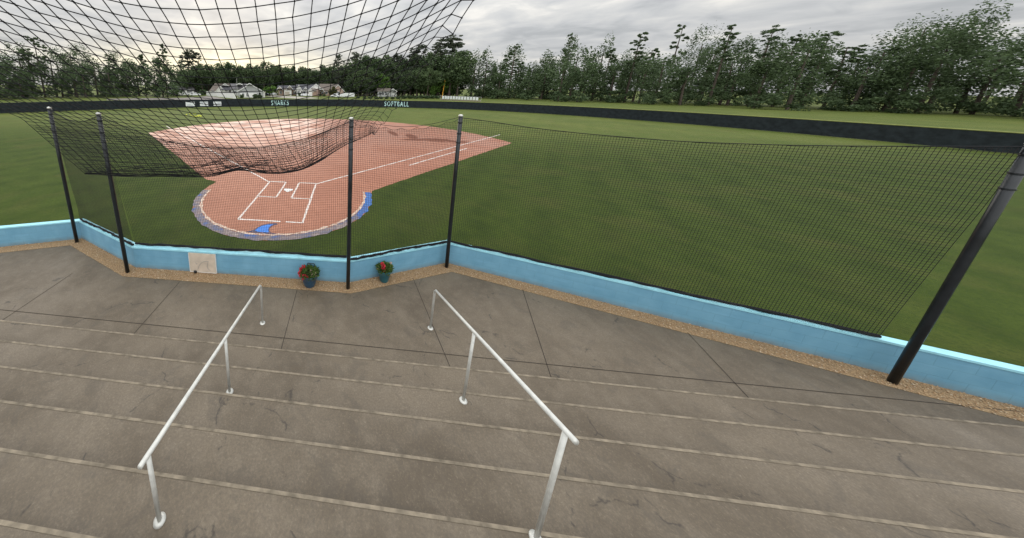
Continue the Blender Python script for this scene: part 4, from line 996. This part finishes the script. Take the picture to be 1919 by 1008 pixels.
# poles and the far banner fence
p = place(444, 114); lp = thing('slim_pole', 'slim pale grey pole standing at the right end of the white vinyl fence', 'pole', p)
b = MB(); b.tube([(0, 0, 0), (0, 0, zz(146, 114, 444))], [.075, .05], 8); b.build('shaft', MGALV, lp); b = MB(); b.lathe([(.16, 0), (.16, .12), (.08, .16)], 10); b.build('foot', MGALV, lp)
p = place(830.6, 140); zt = zz(149.5, 140, 832); fpole = thing('foul_pole', 'tall orange yellow foul pole at the right in front of the light green tree', 'foul pole', p)
b = MB(); b.tube([(0, 0, 0), (.3, 0, zt*.5), (.65, 0, zt)], .19, 10); b.build('shaft', MYEL, fpole); b = MB(); b.box(-.25, .25, -.25, .25, 0, .15); b.build('foot', MDRIVE, fpole)
A = place(827.5, 114); B = place(905, 102); sgf = thing('sign_fence', 'low dark fence hung with a row of white square signs beside the yellow foul pole', 'fence', A, math.atan2(B.y-A.y, B.x-A.x)); Ln = (B-A).length
MFENCE2 = mat('faded_fence', (0.24, 0.20, 0.15), 0.8, noise_scale=4)
b = MB()
for i in range(12): b.tube([(Ln*i/11, .06, 0), (Ln*i/11, .06, 1.7)], .04, 6)
b.build('post', MGALV, sgf); b = MB(); b.tube([(0, .06, 1.66), (Ln, .06, 1.66)], .035, 6); b.tube([(0, .06, .4), (Ln, .06, .4)], .03, 6); b.build('rail', MGALV, sgf)
b = MB(); b.box(0, Ln, .0, .012, .0, .40); b.build('kick_screen', MFENCE2, sgf)
x = .8
while x < Ln-1.2:
    b = MB(); b.box(x, x+.86, -.03, -.005, .55, 1.62); b.build('sign_panel', MSIGN, sgf); x += 1.10

# ------------------------------------------------------------------ trees
def crown(b, cx, cy, cz, rx, ry, rz, n, size, clumps, flat=1.0, rnd=random):
    cl = []
    for _ in range(clumps):
        while True:
            d = Vector((rnd.uniform(-1, 1), rnd.uniform(-1, 1), rnd.uniform(-1, 1)))
            if .15 < d.length < 1: break
        s = d.length; d = d/s*(.45+.5*s); r = rnd.uniform(.22, .42)
        cl.append((Vector((cx+d.x*rx*.85, cy+d.y*ry*.85, cz+d.z*rz*.85)), r))
    for i in range(n):
        c_, r = cl[i % len(cl)]
        d = Vector((rnd.gauss(0, 1), rnd.gauss(0, 1), rnd.gauss(0, 1))).normalized()*(rnd.random()**.45)
        p = c_+Vector((d.x*r*rx, d.y*r*ry, d.z*r*rz*flat))
        a = Vector((rnd.gauss(0, 1), rnd.gauss(0, 1), rnd.gauss(0, .6))).normalized(); q = a.cross(Vector((rnd.gauss(0, 1), rnd.gauss(0, 1), rnd.gauss(0, 1)))).normalized()
        s = size*rnd.uniform(.6, 1.35); a *= s*.62; q *= s*.4
        b.poly([p-a, p-a*.1+q, p+a, p+a*.1-q])
    return cl
def trunk(b, h, r, lean, limbs, rnd):
    pts = [Vector((lean*h*(i/6)**1.5*.1+rnd.gauss(0, .02)*h*.1, rnd.gauss(0, .02)*h*.1, h*i/6)) for i in range(7)]
    b.tube(pts, [r*(1-.72*i/6) for i in range(7)], 7)
    for c_ in limbs:
        z0 = max(h*.2, min(h*.95, c_.z-rnd.uniform(.5, 2.5))); i = z0/h*6; j = min(5, int(i)); s = pts[j].lerp(pts[j+1], i-j)
        m_ = s.lerp(c_, .55)+Vector((0, 0, .15)); rr = max(.04, r*(1-.72*z0/h)*.5); b.tube([s, m_, c_], [rr, rr*.6, rr*.2], 5)
PROTO = {}
def make_broad(key, h, wd, m, seed, n=2300, base_f=.18):
    rnd = random.Random(seed); b = MB(); cz = h*(1+base_f)/2
    cl = crown(b, 0, 0, cz, wd/2, wd/2, h*(1-base_f)/2, n, .62, 26, rnd=rnd)
    t_ = MB(); trunk(t_, h*.72, .22+h*.008, rnd.uniform(-1, 1), [c_ for c_, _ in cl[:9]], rnd)
    PROTO[key] = (b, t_, h, m)
def make_pine(key, h, wd, seed, n=1500, start=.42, lv=9):
    rnd = random.Random(seed); b = MB(); limbs = []
    for i in range(lv):
        f = i/(lv-1); z = h*(start+(.97-start)*f); rr = wd/2*(math.sin(math.pi*min(1, .22+.70*f))**.8)*rnd.uniform(.6, 1.15)*(1 if f < .85 else .6)
        for _ in range(rnd.choice((2, 3, 3, 4))):
            a = rnd.random()*6.283; q = Vector((math.cos(a)*rr*.62, math.sin(a)*rr*.62, z+rnd.uniform(-.5, .6))); limbs.append(q)
            crown(b, q.x, q.y, q.z+.3, wd*.20, wd*.20, h*.045, n//(lv*3), .50, 5, rnd=rnd)
    t_ = MB(); trunk(t_, h*.97, .20+h*.007, rnd.uniform(-1, 1), limbs, rnd)
    PROTO[key] = (b, t_, h, MPINE)
for i in range(5): make_broad('broad%d' % i, 16, 9.0+.9*i, MLEAF, 20+i, base_f=.12+.05*i)
for i in range(4): make_pine('pine%d' % i, 22, 8.5+.8*i, 40+i, n=2700 if i != 1 else 3200, start=.36+.05*i)
make_broad('light0', 9, 8.5, MLIGHT, 61, 2400, .05); make_broad('light1', 14, 8, MLIGHT, 62, 2400, .1)
make_broad('olive0', 6, 5, MOLIVE, 63, 1100, .25); make_broad('shrub0', 2.4, 3.0, MLEAF, 64, 420, 0.0); make_broad('bush0', 5, 5.2, MLIGHT, 65, 1000, .2)
MESH = {}
def tree(key, u, vtop, depth, label, group=None, name='tree', cat='tree', wf=1.0, height=None):
    b, t_, h, m = PROTO[key]; p = place(u, depth)
    H_ = height or max(1.0, hat(vtop, p.x, p.y)); s = H_/h
    o = thing(name, label, cat, p, random.uniform(0, 6.28), group); o.scale = (s*wf, s*wf, s)
    if key not in MESH:
        c_ = b.build('crown', m, o); k_ = t_.build('trunk', MBARK, o); MESH[key] = (c_, k_)
    else:
        for src in MESH[key]:
            c_ = src.copy(); C.objects.link(c_); c_.parent = o
    return o
random.seed(11)
G1 = 'dense trees standing behind the left houses'; L1 = 'dark green leafy tree in the wood behind the left houses'
G2 = 'dense trees standing behind the middle houses'; L2 = 'dark green leafy tree in the wood behind the middle row of houses'
G3 = 'tall trees of the wood on the right'; L3 = 'dark green leafy tree in the tall wood on the right'
G4 = 'tall pines of the wood on the right'; L4 = 'tall dark pine among the leafy trees of the wood on the right'
tree('pine1', 357, 96, 168, 'big airy pine with sky showing through at the far left', None, 'pine_tree', wf=1.55)
tree('pine2', 372, 100, 170, 'second airy pine close beside the big one at the far left', None, 'pine_tree', wf=1.1)
LAND1 = ['the far left white house', 'the white hatchback', 'the left end of the white vinyl fence', 'the left hip of the brown roof', 'the ridge of the brown roof', 'the little white gable on the brown roof', 'the right end of the brown roof', 'the slim pale pole', 'the low white gable behind the grey house', 'the left slope of the grey gable', 'the peak of the grey gable', 'the right slope of the grey gable']
LAND2 = ['the white van', 'the gap left of the tan brick house', 'the small left gable of the tan brick house', 'the white garage door of the tan brick house', 'the right end of the tan brick house', 'the steep left gable of the white house', 'the small white dormer of the white house', 'the silver white car', 'the big white gable', 'the little white pointed dormer', 'the ridge of the grey roofed house', 'the pickup end of the covered trailer', 'the tail end of the covered trailer']
LAND3 = ['just right of the clumped pine', 'three crowns left of the S of SOFTBALL', 'two crowns left of the S of SOFTBALL', 'left neighbour of the lighter green tree', 'above the left end of the SOFTBALL letters', 'above the S and O of SOFTBALL', 'above the F of SOFTBALL', 'above the A of SOFTBALL', 'above the last L of SOFTBALL', 'tall, left of the two tallest pines', 'just right of the SOFTBALL letters, by a pine', 'tall, beside the left tallest pine', 'at the right edge, under the tallest pine', 'cut by the right edge of the photo', 'low crown right of the covered trailer', 'low crown over the tail of the covered trailer', 'mid-height crown above the T of SOFTBALL', 'mid-height crown above the end of SOFTBALL', 'mid-height crown right of SOFTBALL', 'mid-height crown left of the yellow foul pole']
LAND4 = ['above the T of SOFTBALL', 'just right of the SOFTBALL letters', 'tall one between SOFTBALL and the yellow pole', 'close left of the two tallest pines', 'above the B of SOFTBALL']
LAND5 = ['bushy tree low behind the fence, left of the SOFTBALL letters', 'bushy tree low behind the fence, just right of the covered trailer', 'bushy tree beside the left wall of the small weathered house', 'bushy tree low above the A of SOFTBALL', 'broad bushy tree low above the last letters of SOFTBALL', 'bushy tree low behind the fence, right of SOFTBALL', 'broad bushy tree midway between SOFTBALL and the yellow pole', 'paler green bushy tree left of the light spreading tree', 'bushy tree rising directly behind the covered trailer', 'bushy tree beside the right wall of the small weathered house', 'bushy tree low at the right edge beyond the yellow pole']
for i, (u, v, d) in enumerate(((350, 118, 146), (365, 122, 150), (379, 117, 150), (391, 117.5, 155), (408, 117, 160), (418, 114.5, 152), (429, 114, 155), (440, 116, 158), (450, 121, 160), (461, 118, 152), (471, 119, 156), (481, 122, 160))):
    tree('broad%d' % (i % 5), u, v, d+6, 'dark leafy tree in the wood above '+LAND1[i], G1, wf=1.0)
tree('broad3', 495, 112, 158, 'rounded dark tree whose crown stands above its neighbours, above the round bushy tree', None, wf=.95)
for i, (u, v, d) in enumerate(((508, 118, 166), (517, 119, 170), (529, 120, 166), (540, 119.5, 168), (550, 121, 166), (560, 122, 170), (570, 123.5, 168), (579, 126, 168), (590, 127, 170), (603, 119.5, 168), (613, 122, 166), (646, 118, 172), (655, 123, 168))):
    tree('broad%d' % ((i+2) % 5), u, v, d, 'dark leafy tree in the wood above '+LAND2[i], G2, wf=.95)
tree('pine0', 634, 103, 150, 'lone open-crowned pine standing out against the sky above the brick gable', None, 'pine_tree', wf=1.0)
tree('broad1', 624, 121, 166, 'tree tucked at the foot of the lone open-crowned pine', None, wf=.9)
tree('pine3', 664, 99, 158, 'pine with clumped crown leading the taller wood, right of the lone pine', None, 'pine_tree', wf=1.15)
for i, (u, v, d) in enumerate(((673, 98, 150), (683, 101, 146), (693, 102, 150), (702, 104, 152), (711, 101, 148), (722, 102, 152), (732, 106, 154), (755, 106, 150), (766, 106, 148), (790, 97, 140), (776, 108, 144), (803, 96, 138), (843, 92, 132), (858, 90, 132), (688, 125, 138), (672, 128, 140), (740, 122, 144), (760, 130, 140), (782, 126, 134), (802, 126, 130))):
    tree('broad%d' % (i % 5), u, v, d+8, 'dark leafy tree in the right wood, '+LAND3[i], G3, wf=1.02)
for i, (u, v, d) in enumerate(((741, 101, 158), (772, 94, 152), (783, 86, 150), (812, 82, 148), (747, 104, 162))):
    tree('pine%d' % (i % 4), u, v, d, 'dark pine in the right wood, '+LAND4[i], G4, 'pine_tree', wf=1.15)
tree('pine2', 823, 75, 150, 'left one of the two tallest pines at the top right', None, 'pine_tree', wf=1.25)
tree('pine1', 841, 70, 150, 'right one of the two tallest pines, reaching highest at the right edge', None, 'pine_tree', wf=1.35)
tree('light0', 821, 127, 147, 'light green spreading tree just left of the yellow foul pole', None, wf=1.25)
tree('light1', 845, 119, 151, 'light green tree rising behind the yellow foul pole', None, wf=1.0)
tree('light1', 717, 136, 150, 'lighter green tree behind the small weathered grey house', None, wf=1.2)
tree('bush0', 505, 160.5, 140, 'small round bushy tree right of the grey sided house', None, wf=1.25)
tree('olive0', 626, 161.5, 136, 'small olive tree in front of the brick gable end', None, wf=.85)
tree('olive0', 620.5, 166, 138, 'low olive tree left of the brick gable end', None, wf=.8)
for u, v, d, lab in ((425, 181.0, 118, 'low green shrub on the grass in front of the white vinyl fence'), (452, 177, 113, 'clipped shrub at the left corner of the grey sided house'), (477.5, 176, 113, 'clipped shrub at the middle of the grey sided house'), (486, 177, 114, 'clipped shrub at the right of the grey sided house'), (562, 174, 141, 'dark shrub left of the silver white car'), (600, 176.5, 140, 'dark shrub under the little white pointed dormer'), (608, 176, 141, 'second dark shrub right of the little white dormer'), (379, 167.5, 139, 'tall dark bush left of the white vinyl fence'), (372, 171, 141, 'dark bush behind the white hatchback')):
    tree('shrub0', u, v, d, lab, 'shrubs round the houses', 'shrub', 'shrub', wf=1.0 if v < 176 else 1.15)
for i, (u, v, d, kk) in enumerate(((690, 150, 146, 'broad1'), (678, 146, 150, 'broad3'), (704, 148, 158, 'broad0'), (757, 148, 148, 'broad2'), (770, 140, 146, 'broad4'), (783, 146, 144, 'broad1'), (796, 138, 142, 'broad0'), (806, 150, 141, 'light1'), (664, 146, 152, 'broad2'), (748, 140, 152, 'broad0'), (858, 132, 160, 'broad3'))):
    tree(kk, u, v, d, LAND5[i], 'lower trees at the edge of the right wood', wf=1.5)
for u, v, d, lab in ((684, 181, 118, 'low shrub just beyond the black fence, far left of the SOFTBALL letters'), (695, 180, 119, 'low shrub beyond the fence, left of the small weathered house'), (706, 182, 117, 'low shrub beyond the fence at the left corner of the weathered house'), (716, 181.5, 118, 'low shrub in front of the weathered house wall'), (726, 182, 118, 'low shrub in front of the middle of the weathered house'), (737, 181, 118, 'low shrub in front of the white porch'), (748, 180, 119, 'low shrub right of the white porch'), (759, 179, 121, 'low shrub beyond the fence above the last L of SOFTBALL'), (770, 178.5, 123, 'first low shrub beyond the fence right of the SOFTBALL letters'), (781, 179.5, 122, 'second low shrub beyond the fence right of the SOFTBALL letters'), (792, 178, 125, 'third low shrub beyond the fence right of the SOFTBALL letters'), (803, 179, 124, 'low shrub beyond the fence, midway to the light green spreading tree'), (813, 178, 126, 'low shrub under the light green spreading tree'), (822, 179.5, 126, 'low shrub next on the left to the yellow foul pole'), (672, 181, 120, 'low shrub right of the covered trailer')):
    tree('shrub0', u, v, d, lab, 'low shrubs along the edge of the right wood', 'shrub', 'shrub', wf=1.5)
# the wood beyond: one mass filling the gaps and running on past both edges
rnd = random.Random(5); b = MB()
def clump(u, depth, h, wd, n):
    p = place(u, depth) if u is not None else None
    crown(b, p.x, p.y, h*.52, wd/2, wd/2, h*.50, n, .95, 20, rnd=rnd)
for i in range(70):
    u = 330+i*5.2; d = 182+rnd.uniform(-4, 14); v = 129 if u < 600 else (129-(u-600)*.20 if u < 700 else 112)
    p = place(u, d); clump(u, d, max(6, hat(v+rnd.uniform(-2, 8), p.x, p.y)), 13, 620)
for i in range(36):
    u = 655+i*5.8; d = 158+rnd.uniform(-5, 8); clump(u, d, 9+rnd.uniform(-2, 3), 11, 420)
for i in range(26):
    u = 345+i*5.5; d = 172+rnd.uniform(-4, 6); clump(u, d, 7+rnd.uniform(-1, 3), 10, 380)
tk = MB()
for az0, az1, n_, r_, h_ in ((-75, -33, 46, 150, 16), (22, 72, 58, 165, 19), (22, 72, 44, 190, 24)):
    for i in range(n_):
        a = R(az0+(az1-az0)*(i+rnd.random())/n_); rr = r_+rnd.uniform(-14, 14); h = h_*rnd.choice((.62, .8, .9, 1.0, 1.1, 1.3)); fx = abs(a) > R(40)
        X_, Y_ = CAM.x+rr*math.sin(a), CAM.y+rr*math.cos(a); wd = rnd.uniform(3.6, 7.5); sz = .42 if fx else .62; nn_ = 2600 if fx else 1200
        if rnd.random() < .28:
            for q_ in range(11):
                f_ = q_/10; aa = rnd.random()*6.28; w2 = wd*.62*(1.15-.8*f_)*rnd.uniform(.5, 1.1)
                crown(b, X_+w2*math.cos(aa), Y_+w2*math.sin(aa), h*(.45+.55*f_), wd*.34, wd*.34, h*.045, nn_//11, sz, 5, rnd=rnd)
            b.tube([(X_, Y_, 0), (X_+rnd.uniform(-.5, .5), Y_, h*.5), (X_, Y_, h)], [.34, .26, .08], 6, 1)
        else:
            crown(b, X_, Y_, h*.55, wd, wd, h*.45, nn_, sz, 22, rnd=rnd)
            b.tube([(X_, Y_, 0), (X_+rnd.uniform(-.4, .4), Y_, h*.4), (X_, Y_, h*.75)], [.36, .28, .12], 6, 1)
        if rnd.random() < .7: crown(b, X_-5*math.sin(a-.02), Y_-5*math.cos(a-.02), h*.13, 4.5, 4.5, h*rnd.uniform(.10, .2), nn_//3, sz, 9, rnd=rnd)
struct(b.build('woodland', [MWOOD, MBARK]), 'stuff')
